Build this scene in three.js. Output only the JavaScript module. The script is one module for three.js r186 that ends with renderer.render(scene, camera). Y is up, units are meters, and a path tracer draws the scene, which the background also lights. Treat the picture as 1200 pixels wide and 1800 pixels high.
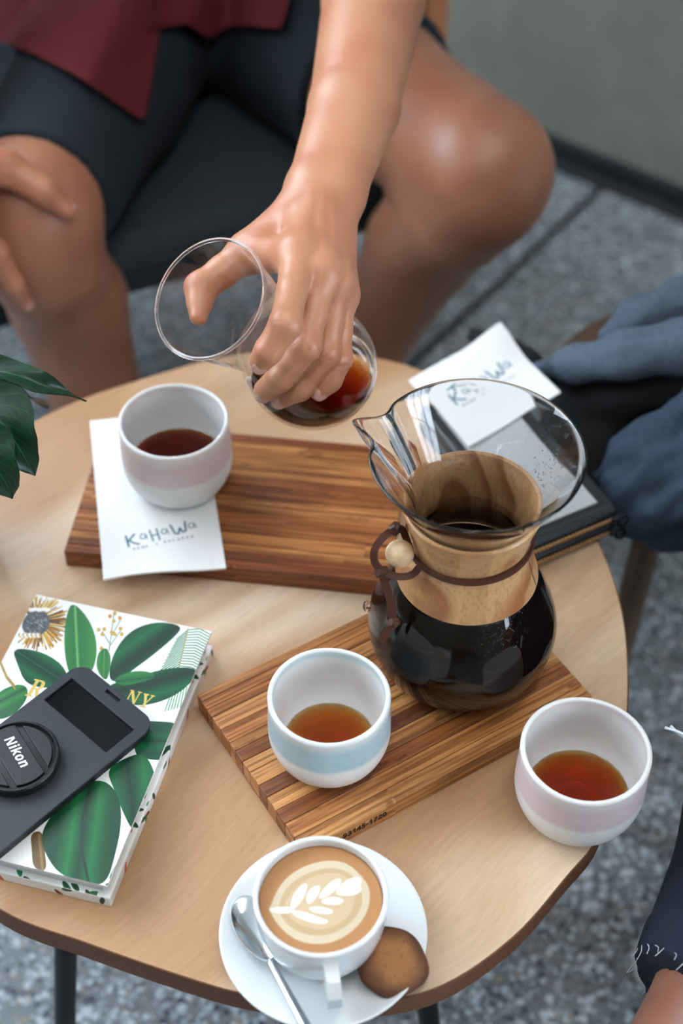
import * as THREE from 'three';
import { RoundedBoxGeometry } from 'three/addons/geometries/RoundedBoxGeometry.js';
import { mergeGeometries, mergeVertices, toCreasedNormals } from 'three/addons/utils/BufferGeometryUtils.js';
import { TextGeometry } from 'three/addons/geometries/TextGeometry.js';
import { FontLoader } from 'three/addons/loaders/FontLoader.js';
import { RectAreaLightUniformsLib } from 'three/addons/lights/RectAreaLightUniformsLib.js';
import { Brush, Evaluator, INTERSECTION } from 'three-bvh-csg';

// ---------------------------------------------------------------- camera, sky, light, exposure
const scene = new THREE.Scene();
const TABLE = 0.45, CAMH = 0.90, FPX = 2750, PITCH = 47 * Math.PI / 180;
const camera = new THREE.PerspectiveCamera(2 * Math.atan(900 / FPX) * 180 / Math.PI, 1200 / 1800, 0.05, 40);
camera.position.set(0, TABLE + CAMH, 0);
camera.rotation.set(-PITCH, 0, 0);
camera.focus = 1.03; camera.userData.fStop = 3.4;
const renderer = new THREE.WebGLRenderer({ antialias: true });
renderer.toneMapping = THREE.LinearToneMapping;
renderer.toneMappingExposure = 0.77;
renderer.shadowMap.enabled = true;
scene.background = new THREE.Color().setRGB(12.0, 14.0, 16.2);     // bright overcast sky outside the windows
RectAreaLightUniformsLib.init();

// ---------------------------------------------------------------- helpers
const V = (x, y, z) => new THREE.Vector3(x, y, z);
const cP = Math.cos(PITCH), sP = Math.sin(PITCH);
function ray(px, py) { const dx = (px - 600) / FPX, dy = (py - 900) / FPX; return V(dx, -sP - dy * cP, -cP + dy * sP); }
function P(px, py, h = 0) { const r = ray(px, py); return V(0, TABLE + CAMH, 0).addScaledVector(r, (h - CAMH) / r.y); }   // point at height h above the table top
function PT(px, py, t) { return V(0, TABLE + CAMH, 0).addScaledVector(ray(px, py), t); }
const W = (x, h, z) => V(x, TABLE + h, z);
let seed = 12345;
function rnd() { seed = (seed + 0x6d2b79f5) | 0; let t = Math.imul(seed ^ (seed >>> 15), 1 | seed); t = (t + Math.imul(t ^ (t >>> 7), 61 | t)) ^ t; return ((t ^ (t >>> 14)) >>> 0) / 4294967296; }
const clamp = (x, a = 0, b = 1) => Math.min(b, Math.max(a, x));
const lerp = (a, b, t) => a + (b - a) * t;
const sstep = (a, b, x) => { const t = clamp((x - a) / (b - a)); return t * t * (3 - 2 * t); };
function hash(x, y, s = 0) { let n = Math.imul(x | 0, 374761393) + Math.imul(y | 0, 668265263) + Math.imul(s | 0, 1274126177); n = Math.imul(n ^ (n >>> 13), 1274126177); return ((n ^ (n >>> 16)) >>> 0) / 4294967296; }
function vnoise(x, y, s = 0, wx = 0, wy = 0) {      // value noise; wx, wy = wrap periods (integers) for tiling
  const xi = Math.floor(x), yi = Math.floor(y), fx = x - xi, fy = y - yi, u = fx * fx * (3 - 2 * fx), v = fy * fy * (3 - 2 * fy);
  const m = (a, w) => w ? ((a % w) + w) % w : a;
  const h = (i, j) => hash(m(i, wx), m(j, wy), s);
  return lerp(lerp(h(xi, yi), h(xi + 1, yi), u), lerp(h(xi, yi + 1), h(xi + 1, yi + 1), u), v);
}
function noise3(x, y, z) { return (vnoise(x + z * 0.37, y - z * 0.71, 3) + vnoise(y + 17.3, z + 5.1, 7) + vnoise(z - 3.7, x + 9.2, 11)) / 3; }
const names = {};
function numbered(n) { names[n] = (names[n] ?? -1) + 1; return names[n] ? n + '_' + String(names[n]).padStart(3, '0') : n; }
function shadowed(o) { o.castShadow = true; o.receiveShadow = true; return o; }
function part(name, geo, mat, parent, label) {
  const m = shadowed(new THREE.Mesh(geo, mat)); m.name = name; if (label) m.userData.label = label; parent.add(m); return m;
}
function thing(name, label, category, group) {
  const g = new THREE.Group(); g.name = numbered(name); g.userData = { label, category }; if (group) g.userData.group = group; scene.add(g); return g;
}
function solo(name, geo, mat, label, category, group) {
  const m = shadowed(new THREE.Mesh(geo, mat)); m.name = numbered(name); m.userData = { label, category }; if (group) m.userData.group = group; scene.add(m); return m;
}
function struct(name, geo, mat, label) {
  const m = geo ? shadowed(new THREE.Mesh(geo, mat)) : new THREE.Group(); m.name = name; m.userData = { kind: 'structure', label, category: name.split('_')[0] }; scene.add(m); return m;
}
function tex(w, h, fn, srgb = true, rx = 1, ry = 1) {
  const d = new Uint8Array(w * h * 4);
  for (let y = 0; y < h; y++) for (let x = 0; x < w; x++) { const c = fn(x, y), i = (y * w + x) * 4; if (typeof c === 'number') { d[i] = d[i + 1] = d[i + 2] = clamp(c) * 255; } else { d[i] = clamp(c[0]) * 255; d[i + 1] = clamp(c[1]) * 255; d[i + 2] = clamp(c[2]) * 255; } d[i + 3] = 255; }
  const t = new THREE.DataTexture(d, w, h); t.wrapS = t.wrapT = THREE.RepeatWrapping; t.magFilter = THREE.LinearFilter; t.minFilter = THREE.LinearMipmapLinearFilter; t.generateMipmaps = true;
  if (srgb) t.colorSpace = THREE.SRGBColorSpace; t.repeat.set(rx, ry); t.needsUpdate = true; return t;
}
function canvasTex(w, h, draw) {
  const c = document.createElement('canvas'); c.width = w; c.height = h; const g = c.getContext('2d'); draw(g, w, h);
  const t = new THREE.CanvasTexture(c); t.colorSpace = THREE.SRGBColorSpace; t.anisotropy = 8; return t;
}
const std = (o) => new THREE.MeshStandardMaterial(o), phy = (o) => new THREE.MeshPhysicalMaterial(o);
const mix3 = (a, b, t) => [lerp(a[0], b[0], t), lerp(a[1], b[1], t), lerp(a[2], b[2], t)];
const rgb = (r, g, b) => [r / 255, g / 255, b / 255];
function boxUV(geo, k = 1, ox = 0, oy = 0) {         // box-projected uv in metres * k
  const p = geo.attributes.position, n = geo.attributes.normal, uv = new Float32Array(p.count * 2);
  for (let i = 0; i < p.count; i++) {
    const ax = Math.abs(n.getX(i)), ay = Math.abs(n.getY(i)), az = Math.abs(n.getZ(i)), x = p.getX(i), y = p.getY(i), z = p.getZ(i);
    let u, v; if (ay >= ax && ay >= az) { u = x; v = z; } else if (ax >= az) { u = z; v = y; } else { u = x; v = y; }
    uv[2 * i] = u * k + ox; uv[2 * i + 1] = v * k + oy;
  }
  geo.setAttribute('uv', new THREE.BufferAttribute(uv, 2)); return geo;
}
function lathe(pts, seg = 96) { return new THREE.LatheGeometry(pts.map(([r, y]) => new THREE.Vector2(r, y)), seg); }
function spline2(pts, n) { const c = new THREE.SplineCurve(pts.map(([a, b]) => new THREE.Vector2(a, b))); return c.getPoints(n).map((p) => [Math.max(0, p.x), p.y]); }
function catmull(pts, closed = false) { return new THREE.CatmullRomCurve3(pts, closed, 'centripetal'); }
function tube(pts, r, seg = 40, rs = 10, closed = false) { return new THREE.TubeGeometry(catmull(pts, closed), seg, r, rs, closed); }
function ribbon(pts, width, thick, upFn, seg = 60, closed = false) {       // flat strap swept along a curve; upFn(t, point) gives the wide-face normal
  const c = catmull(pts, closed), pos = [], idx = [], N = seg;
  const ring = [[-1, -1], [1, -1], [1, 1], [-1, 1]];
  for (let i = 0; i <= N; i++) {
    const t = i / N, p = c.getPoint(t), tg = c.getTangent(t).normalize(), up = upFn(t, p).clone(); up.addScaledVector(tg, -up.dot(tg)).normalize();
    const sd = V(0, 0, 0).crossVectors(tg, up).normalize();
    for (const [a, b] of ring) pos.push(p.x + sd.x * a * width / 2 + up.x * b * thick / 2, p.y + sd.y * a * width / 2 + up.y * b * thick / 2, p.z + sd.z * a * width / 2 + up.z * b * thick / 2);
  }
  for (let i = 0; i < N; i++) for (let k = 0; k < 4; k++) { const a = i * 4 + k, b = i * 4 + (k + 1) % 4, d = a + 4, e = b + 4; idx.push(a, b, d, b, e, d); }
  if (!closed) { idx.push(0, 2, 1, 0, 3, 2); const o = N * 4; idx.push(o, o + 1, o + 2, o, o + 2, o + 3); }
  let g = new THREE.BufferGeometry(); g.setAttribute('position', new THREE.Float32BufferAttribute(pos, 3)); g.setIndex(idx);
  g = toCreasedNormals(g, 0.7); return boxUV(g, 1);
}
// surface nets over a distance field
function sdfMesh(f, min, max, cell, colorFn) {
  const nx = Math.ceil((max.x - min.x) / cell) + 1, ny = Math.ceil((max.y - min.y) / cell) + 1, nz = Math.ceil((max.z - min.z) / cell) + 1;
  const D = new Float32Array(nx * ny * nz).fill(1), id = (i, j, k) => i + nx * (j + ny * k), B = 6;
  for (let bk = 0; bk < nz; bk += B) for (let bj = 0; bj < ny; bj += B) for (let bi = 0; bi < nx; bi += B) {
    const h = B / 2, d0 = f(min.x + (bi + h) * cell, min.y + (bj + h) * cell, min.z + (bk + h) * cell), far = Math.abs(d0) > B * cell * 1.25;
    for (let k = bk; k < Math.min(nz, bk + B); k++) for (let j = bj; j < Math.min(ny, bj + B); j++) for (let i = bi; i < Math.min(nx, bi + B); i++) D[id(i, j, k)] = far ? d0 : f(min.x + i * cell, min.y + j * cell, min.z + k * cell);
  }
  const vid = new Int32Array(nx * ny * nz).fill(-1), pos = [];
  const ed = [[0, 0, 0, 1, 0, 0], [0, 1, 0, 1, 1, 0], [0, 0, 1, 1, 0, 1], [0, 1, 1, 1, 1, 1], [0, 0, 0, 0, 1, 0], [1, 0, 0, 1, 1, 0], [0, 0, 1, 0, 1, 1], [1, 0, 1, 1, 1, 1], [0, 0, 0, 0, 0, 1], [1, 0, 0, 1, 0, 1], [0, 1, 0, 0, 1, 1], [1, 1, 0, 1, 1, 1]];
  for (let k = 0; k < nz - 1; k++) for (let j = 0; j < ny - 1; j++) for (let i = 0; i < nx - 1; i++) {
    let s = 0; for (let q = 0; q < 8; q++) if (D[id(i + (q & 1), j + ((q >> 1) & 1), k + (q >> 2))] < 0) s++;
    if (s === 0 || s === 8) continue;
    let x = 0, y = 0, z = 0, n = 0;
    for (const e of ed) { const a = D[id(i + e[0], j + e[1], k + e[2])], b = D[id(i + e[3], j + e[4], k + e[5])]; if ((a < 0) === (b < 0)) continue; const t = a / (a - b); x += lerp(e[0], e[3], t); y += lerp(e[1], e[4], t); z += lerp(e[2], e[5], t); n++; }
    vid[id(i, j, k)] = pos.length / 3; pos.push(min.x + (i + x / n) * cell, min.y + (j + y / n) * cell, min.z + (k + z / n) * cell);
  }
  const idx = [], quad = (a, b, c, d, fl) => { if (a < 0 || b < 0 || c < 0 || d < 0) return; fl ? idx.push(a, c, b, a, d, c) : idx.push(a, b, c, a, c, d); };
  for (let k = 1; k < nz - 1; k++) for (let j = 1; j < ny - 1; j++) for (let i = 1; i < nx - 1; i++) {
    const a = D[id(i, j, k)] < 0;
    if (a !== D[id(i + 1, j, k)] < 0) quad(vid[id(i, j - 1, k - 1)], vid[id(i, j, k - 1)], vid[id(i, j, k)], vid[id(i, j - 1, k)], !a);
    if (a !== D[id(i, j + 1, k)] < 0) quad(vid[id(i - 1, j, k - 1)], vid[id(i - 1, j, k)], vid[id(i, j, k)], vid[id(i, j, k - 1)], !a);
    if (a !== D[id(i, j, k + 1)] < 0) quad(vid[id(i - 1, j - 1, k)], vid[id(i, j - 1, k)], vid[id(i, j, k)], vid[id(i - 1, j, k)], !a);
  }
  const nor = new Float32Array(pos.length), col = colorFn ? new Float32Array(pos.length) : null, e = cell * 0.6;
  for (let v = 0; v < pos.length; v += 3) {
    let x = pos[v], y = pos[v + 1], z = pos[v + 2]; const d = f(x, y, z);
    let a = f(x + e, y, z) - f(x - e, y, z), b = f(x, y + e, z) - f(x, y - e, z), c = f(x, y, z + e) - f(x, y, z - e); const l = Math.hypot(a, b, c) || 1; a /= l; b /= l; c /= l;
    if (Math.abs(d) < cell) { pos[v] -= a * d; pos[v + 1] -= b * d; pos[v + 2] -= c * d; }
    nor[v] = a; nor[v + 1] = b; nor[v + 2] = c;
    if (col) { const q = colorFn(x, y, z); col[v] = q[0]; col[v + 1] = q[1]; col[v + 2] = q[2]; }
  }
  const g = new THREE.BufferGeometry(); g.setAttribute('position', new THREE.Float32BufferAttribute(pos, 3)); g.setAttribute('normal', new THREE.BufferAttribute(nor, 3)); if (col) g.setAttribute('color', new THREE.BufferAttribute(col, 3)); g.setIndex(idx);
  return boxUV(g, 1);
}
const smin = (a, b, k) => { const h = Math.max(k - Math.abs(a - b), 0) / k; return Math.min(a, b) - h * h * k * 0.25; };
// tapered capsule between two points with radii
function cap(a, b, ra, rb) {
  const dx = b.x - a.x, dy = b.y - a.y, dz = b.z - a.z, l2 = dx * dx + dy * dy + dz * dz || 1e-9;
  return (x, y, z) => { const px = x - a.x, py = y - a.y, pz = z - a.z, t = clamp((px * dx + py * dy + pz * dz) / l2); return Math.hypot(px - dx * t, py - dy * t, pz - dz * t) - lerp(ra, rb, t); };
}
function chain(js, k) {    // [[point, radius], ...] joined smoothly
  const cs = []; for (let i = 0; i + 1 < js.length; i++) cs.push(cap(js[i][0], js[i + 1][0], js[i][1], js[i + 1][1]));
  return (x, y, z) => { let d = cs[0](x, y, z); for (let i = 1; i < cs.length; i++) d = smin(d, cs[i](x, y, z), k); return d; };
}
function ellip(c, r) { return (x, y, z) => { const k0 = Math.hypot((x - c.x) / r[0], (y - c.y) / r[1], (z - c.z) / r[2]), k1 = Math.hypot((x - c.x) / (r[0] * r[0]), (y - c.y) / (r[1] * r[1]), (z - c.z) / (r[2] * r[2])); return k1 < 1e-9 ? -Math.min(...r) : k0 * (k0 - 1) / k1; }; }
const uni = (fs, k) => (x, y, z) => { let d = fs[0](x, y, z); for (let i = 1; i < fs.length; i++) d = k ? smin(d, fs[i](x, y, z), k) : Math.min(d, fs[i](x, y, z)); return d; };

// ---------------------------------------------------------------- room: floor, walls with windows, ceiling (turned to the direction of the tile joints)
const RU = V(0.8, 0, 0.6), RV = V(-0.6, 0, 0.8), RO = V(0.301, 0, -2.024);
const roomQ = new THREE.Quaternion().setFromRotationMatrix(new THREE.Matrix4().makeBasis(RU, V(0, 1, 0), RV));
function room(o) { o.position.copy(RO); o.quaternion.copy(roomQ); return o; }      // local x along the wall, z out into the room
const U0 = -1.4, U1 = 3.3, V1 = 4.6, HT = 2.95;
function terrazzo(w, h) {
  const base = new Float32Array(w * h * 3);
  for (let y = 0; y < h; y++) for (let x = 0; x < w; x++) { const n = 0.7 * vnoise(x / 40, y / 40, 1, w / 40, h / 40) + 0.3 * vnoise(x / 6, y / 6, 2); const i = (y * w + x) * 3; base[i] = 0.43 + 0.06 * n; base[i + 1] = 0.445 + 0.06 * n; base[i + 2] = 0.455 + 0.06 * n; }
  for (let k = 0; k < 15000; k++) {
    const cx = rnd() * w, cy = rnd() * h, r = 1.2 + Math.pow(rnd(), 2.5) * 7, e = 0.6 + rnd() * 0.4, a = rnd() * 3.14, t = rnd(), ca = Math.cos(a), sa = Math.sin(a);
    const c = t < 0.42 ? rgb(190, 198, 204) : t < 0.62 ? rgb(148, 158, 166) : t < 0.86 ? rgb(58, 66, 74) : t < 0.95 ? rgb(92, 96, 98) : rgb(150, 135, 118);
    for (let y = Math.floor(cy - r - 1); y <= cy + r + 1; y++) for (let x = Math.floor(cx - r - 1); x <= cx + r + 1; x++) {
      const dx = x - cx, dy = y - cy, q = Math.abs(dx * ca + dy * sa) + 0.0 , q2 = Math.abs(-dx * sa + dy * ca) / e; if (Math.max(q, q2, (q + q2) * 0.72) > r) continue;
      const i = ((((y % h) + h) % h) * w + ((x % w) + w) % w) * 3; base[i] = c[0]; base[i + 1] = c[1]; base[i + 2] = c[2];
    }
  }
  return tex(w, h, (x, y) => { const i = (y * w + x) * 3; return [base[i], base[i + 1], base[i + 2]]; });
}
{
  const floor = struct('floor', null, null, 'grey terrazzo floor of large speckled slabs'); room(floor);
  const tz = terrazzo(1024, 1024);
  const mats = [0.98, 1.04, 1.1].map((k) => std({ map: tz, color: new THREE.Color(k, k, k), roughness: 0.36 }));
  const bed = new THREE.BoxGeometry(U1 - U0 + 0.4, 0.1, V1 + 0.4); bed.translate((U0 + U1) / 2, -0.0565, V1 / 2); part('joint_bed', bed, std({ color: 0x23272a, roughness: 0.9 }), floor, 'dark joints between the floor slabs');
  const S = 0.9, J = 0.014, uj = 0.1315;   // slab size; a joint runs through the point seen in the photograph
  for (let i = -3; i < 5; i++) for (let j = 0; j < 6; j++) {
    const x0 = Math.max(U0, uj + i * S + J / 2 - 0.0), x1 = Math.min(U1, uj + (i + 1) * S - J / 2), z0 = 0.05 + j * 2.3, z1 = Math.min(V1, z0 + 2.3 - J); if (x1 <= x0 + 0.02 || z1 <= z0 + 0.02) continue;
    const g = new RoundedBoxGeometry(x1 - x0, 0.03, z1 - z0, 1, 0.002); boxUV(g, 1 / 0.55, hash(i, j, 1), hash(i, j, 2));
    const m = part('slab', g, mats[Math.floor(hash(i, j, 5) * 3)], floor); m.position.set((x0 + x1) / 2, -0.015, (z0 + z1) / 2);
  }
}
const plaster = tex(512, 512, (x, y) => { const n = 0.5 * vnoise(x / 64, y / 64, 4, 8, 8) + 0.3 * vnoise(x / 16, y / 16, 5, 32, 32) + 0.2 * vnoise(x / 4, y / 4, 6, 128, 128); return mix3(rgb(134, 133, 124), rgb(160, 158, 148), n); });
const white = tex(256, 256, (x, y) => { const n = vnoise(x / 16, y / 16, 8, 16, 16); return mix3(rgb(205, 205, 200), rgb(222, 221, 216), n); });
const wallM = std({ map: plaster, roughness: 0.85 }), paintM = std({ map: white, roughness: 0.9 });
function wallBox(name, x0, x1, y0, y1, z0, z1, mat, label) { const g = new THREE.BoxGeometry(x1 - x0, y1 - y0, z1 - z0); g.translate((x0 + x1) / 2, (y0 + y1) / 2, (z0 + z1) / 2); boxUV(g, 1); return room(struct(name, g, mat, label)); }
wallBox('wall_back', U0 - 0.2, U1 + 0.2, 0, HT, -0.2, 0, wallM, 'plain grey olive plaster wall behind the seating');
wallBox('baseboard_back', U0, U1, 0, 0.022, 0, 0.012, std({ color: 0x2b3236, roughness: 0.6 }), 'dark strip along the foot of the grey wall');
wallBox('ceiling', U0 - 0.2, U1 + 0.2, HT, HT + 0.2, -0.2, V1 + 0.2, paintM, 'white painted ceiling');
wallBox('wall_front', U0 - 0.2, U1 + 0.2, 0, HT, V1, V1 + 0.2, wallM, 'grey plaster wall behind the viewer');
function windowWall(name, x0, x1, wz0, wz1, wy0, wy1, n) {          // wall with one wide opening, as one mesh, and a window in it
  const gs = []; const add = (y0, y1, z0, z1) => { const g = new THREE.BoxGeometry(x1 - x0, y1 - y0, z1 - z0); g.translate((x0 + x1) / 2, (y0 + y1) / 2, (z0 + z1) / 2); gs.push(boxUV(g, 1)); };
  add(0, wy0, 0, V1); add(wy1, HT, 0, V1); add(wy0, wy1, 0, wz0); add(wy0, wy1, wz1, V1);
  room(struct(name, mergeGeometries(gs), wallM, 'grey wall with a wide high window'));
  const w = room(struct('window_' + n, null, null, 'wide window with dark mullions')), xm = (x0 + x1) / 2, dark = std({ color: 0x24282b, roughness: 0.5 }), fr = [];
  const bar = (y0, y1, z0, z1) => { const g = new THREE.BoxGeometry(0.05, y1 - y0, z1 - z0); g.translate(xm, (y0 + y1) / 2, (z0 + z1) / 2); fr.push(g); };
  bar(wy0, wy0 + 0.05, wz0, wz1); bar(wy1 - 0.05, wy1, wz0, wz1); const k = 3; for (let i = 0; i <= k; i++) { const z = lerp(wz0 + 0.025, wz1 - 0.025, i / k); bar(wy0 + 0.05, wy1 - 0.05, z - 0.025, z + 0.025); }
  part('window_frame', mergeGeometries(fr), dark, w);
  for (let i = 0; i < k; i++) { const za = lerp(wz0, wz1, i / k) + 0.04, zb = lerp(wz0, wz1, (i + 1) / k) - 0.04, g = new THREE.PlaneGeometry(zb - za, wy1 - wy0 - 0.1); g.rotateY(Math.PI / 2); g.translate(xm, (wy0 + wy1) / 2, (za + zb) / 2); part('pane', g, phy({ color: 0xffffff, transmission: 1, thickness: 0, roughness: 0, ior: 1.45 }), w); }
}
windowWall('wall_left', U0 - 0.2, U0, 0.12, 3.2, 1.3, 2.8, 1);
windowWall('wall_right', U1, U1 + 0.2, 0.15, 1.4, 0.25, 2.3, 2);
function stripLamp(u, v, len, y, power, label) {            // hanging linear lamp, its light just under the glowing face
  const t = thing('linear_pendant_lamp', label, 'lamp'); room(t);
  t.position.addScaledVector(RU, u).addScaledVector(RV, v); t.position.y = y;
  const h = new RoundedBoxGeometry(0.09, 0.06, len, 2, 0.01); h.translate(0, 0.035, 0); part('housing', h, std({ color: 0xe8e8e6, roughness: 0.5 }), t);
  const d = new THREE.BoxGeometry(0.075, 0.006, len - 0.03); d.translate(0, 0.003, 0); part('diffuser', d, std({ color: 0xffffff, emissive: 0xfff4e6, emissiveIntensity: 6, roughness: 0.6 }), t);
  for (const s of [-1, 1]) { const c = new THREE.CylinderGeometry(0.002, 0.002, HT - y - 0.06, 6); c.translate(0, 0.065 + (HT - y - 0.065) / 2, s * len * 0.4); part('cord', c, std({ color: 0x222222 }), t); }
  const l = new THREE.RectAreaLight(new THREE.Color(1, 0.98, 0.955), power, 0.075, len - 0.03); l.position.set(0, -0.003, 0); l.rotation.x = -Math.PI / 2; l.castShadow = true; t.add(l);
}
stripLamp(0.95, 1.45, 1.4, 2.2, 37, 'bright white linear pendant lamp above the coffee table');
stripLamp(-0.25, 2.6, 1.4, 2.2, 8, 'dimmer white linear pendant lamp towards the left window');

// ---------------------------------------------------------------- table
const tableOutline = [[-.217, -.493], [-.160, -.470], [-.105, -.450], [-.059, -.436], [0, -.430], [.056, -.439], [.107, -.473], [.147, -.518], [.169, -.545], [.193, -.61], [.204, -.663], [.209, -.735], [.201, -.80], [.178, -.875], [.130, -.953], [.066, -1.008], [.01, -1.027], [-.06, -1.032], [-.12, -1.018], [-.175, -.993], [-.216, -.972], [-.26, -.939], [-.318, -.865], [-.345, -.77], [-.335, -.67], [-.285, -.555]];
{
  const cv = catmull(tableOutline.map(([x, z]) => V(x, 0, z)), true), pts = cv.getSpacedPoints(200), sh = new THREE.Shape(pts.slice(0, -1).map((p) => new THREE.Vector2(p.x, -p.z)));
  const t = thing('coffee_table', 'low coffee table with a rounded pale plywood top on black metal legs', 'table'); t.position.set(-.07, 0, -.73);
  // figured birch veneer: long wavering grain, cloudy flame figure
  const veneer = tex(1024, 1024, (x, y) => {
    const a = x / 1024, b = y / 1024, wob = 0.05 * vnoise(a * 4, b * 3, 21) + 0.02 * vnoise(a * 14, b * 9, 22), r = b + wob;
    const cloud = 0.6 * vnoise(a * 5 + 3 * wob * 6, r * 7, 23) + 0.4 * vnoise(a * 11, r * 19, 24), rings = 0.5 + 0.5 * Math.sin((r * 24 + 1.6 * vnoise(a * 3, b * 3, 25)) * 6.283);
    const fib = vnoise(a * 40, r * 520, 26) * 0.6 + vnoise(a * 130, r * 900, 27) * 0.4;
    let c = mix3(rgb(186, 142, 104), rgb(230, 207, 182), sstep(0.3, 0.7, cloud)); c = mix3(c, rgb(166, 120, 82), 0.36 * rings * rings * sstep(0.3, 0.7, vnoise(a * 3, b * 4, 28))); c = mix3(c, rgb(202, 166, 132), 0.15);
    return mix3(c, [c[0] * 0.86, c[1] * 0.84, c[2] * 0.8], fib * 0.55);
  });
  const g = new THREE.ExtrudeGeometry(sh, { depth: 0.019, bevelEnabled: true, bevelThickness: 0.0012, bevelSize: 0.0012, bevelSegments: 2, curveSegments: 1, bevelOffset: -0.0012 });
  { const uv = g.attributes.uv, ps = g.attributes.position, top = g.groups[0].count; for (let i = 0; i < top; i++) { const x = ps.getX(i) + 0.07, y = ps.getY(i) - 0.73; uv.setXY(i, (x * 0.73 + y * 0.68) / 0.8 + 0.5, (-x * 0.68 + y * 0.73) / 0.8 + 0.5); } }
  g.rotateX(-Math.PI / 2); g.translate(0.07, TABLE - 0.019 - 0.0012, 0.73);
  const edge = std({ color: 0x8a6a50, roughness: 0.6, map: tex(64, 256, (x, y) => { const b = (y / 256) * 9 % 1; return b > 0.45 ? mix3(rgb(200, 165, 130), rgb(225, 195, 160), vnoise(x / 3, y / 6, 31)) : mix3(rgb(160, 120, 88), rgb(190, 148, 110), vnoise(x / 3, y / 6, 32)); }) });
  edge.map.repeat.set(20, 50);
  const top = part('tabletop', g, [phy({ map: veneer, roughness: 0.32, specularIntensity: 1, bumpMap: veneer, bumpScale: 0.0002 }), edge], t);
  const steel = std({ color: 0x0b0d0e, roughness: 0.45, metalness: 0.3 });
  const ring = new THREE.TorusGeometry(0.2, 0.009, 8, 60); ring.rotateX(Math.PI / 2); ring.translate(0, TABLE - 0.031, 0); part('frame_ring', ring, steel, t);
  for (const [x, z] of [[0.155, 0.20], [-0.165, 0.205], [0.165, -0.2], [-0.15, -0.19]]) {
    const a = V(x * 0.72, TABLE - 0.03, z * 0.72), b = V(x * 1.02, 0, z * 1.02); part('leg', tube([a, a.clone().lerp(b, 0.5), b], 0.0085, 4, 10), steel, t);
  }
}

// ---------------------------------------------------------------- bamboo serving boards
const bambooTex = tex(512, 512, (x, y) => {           // grain runs along u
  const a = x / 512, b = y / 512; let n = 0.5 * vnoise(a * 5, b * 170, 41) + 0.3 * vnoise(a * 14, b * 300, 42) + 0.2 * vnoise(a * 2, b * 40, 43);
  const node = sstep(0.72, 0.9, vnoise(a * 7, b * 24, 44)) * sstep(0.4, 0.8, vnoise(a * 60, b * 120, 45)); n = n * (1 - 0.5 * node);
  return mix3(rgb(150, 120, 92), rgb(255, 246, 232), sstep(0.12, 0.82, n));
});
const tones = [[196, 140, 84], [180, 120, 66], [208, 156, 100], [160, 100, 54], [188, 128, 74], [132, 80, 44], [202, 148, 92], [172, 112, 62]];
function bambooMats(k, sat) { return tones.map(([r, g, b]) => phy({ map: bambooTex, color: new THREE.Color(`rgb(${Math.round(r * k)},${Math.round(g * k * sat)},${Math.round(b * k * sat * sat)})`), roughness: 0.42, bumpMap: bambooTex, bumpScale: 0.00015 })); }
function board(corner, along, L, Wd, th, n, mats, label, order) {
  const t = thing('serving_board', label, 'board'), a = along.clone().normalize(), w = V(0, 1, 0).cross(a).normalize();   // w = to the far side
  t.position.copy(corner); t.position.y = TABLE; t.quaternion.setFromRotationMatrix(new THREE.Matrix4().makeBasis(a, V(0, 1, 0), V(-a.z, 0, a.x)));
  // local x along, z to the width
  let z = 0; const ws = []; for (let i = 0; i < n; i++) ws.push(0.7 + 0.6 * rnd()); const s = ws.reduce((p, q) => p + q, 0);
  for (let i = 0; i < n; i++) {
    const wd = ws[i] / s * Wd, g = new RoundedBoxGeometry(L, th, wd - 0.00025, 1, 0.0007); boxUV(g, 1); const uv = g.attributes.uv, p = g.attributes.position, nn = g.attributes.normal, ox = rnd(), oy = rnd();
    for (let q = 0; q < uv.count; q++) uv.setXY(q, p.getX(q) * 3.4 + ox, (Math.abs(nn.getX(q)) > 0.7 ? p.getY(q) + p.getZ(q) * 0.3 : p.getZ(q) + p.getY(q)) * 4 + oy);
    const m = part('strip', g, mats[order ? order[i % order.length] : Math.floor(rnd() * mats.length)], t); m.position.set(L / 2, th / 2 + 0.0004 * rnd() * 0.2, z + wd / 2); z += wd;
  }
  return t;
}
const BH = 0.017;
{
  const A = P(346, 1222, BH), B = P(530, 1498, BH), C = P(1038, 1225, BH), al = C.clone().sub(B).setY(0), L = al.length();
  // corner = far-left A, width runs from A to B (towards the viewer)
  const b = board(A, al, L, A.distanceTo(B), BH, 14, bambooMats(1.0, 1.0), 'light striped bamboo serving board carrying the glass coffee maker', [0, 4, 1, 6, 4, 2, 7, 2, 6, 5, 2, 3, 0, 2]);
}
{
  const A = P(112, 969, BH), al = V(0.99, 0, 0.125), L = 0.247, w = 0.142, back = V(al.z, 0, -al.x).normalize().multiplyScalar(w).add(A);
  board(back, al, L, w, BH, 15, bambooMats(0.97, 0.96), 'dark striped bamboo serving board under the white napkin and pink-banded cup', null);
}

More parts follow.
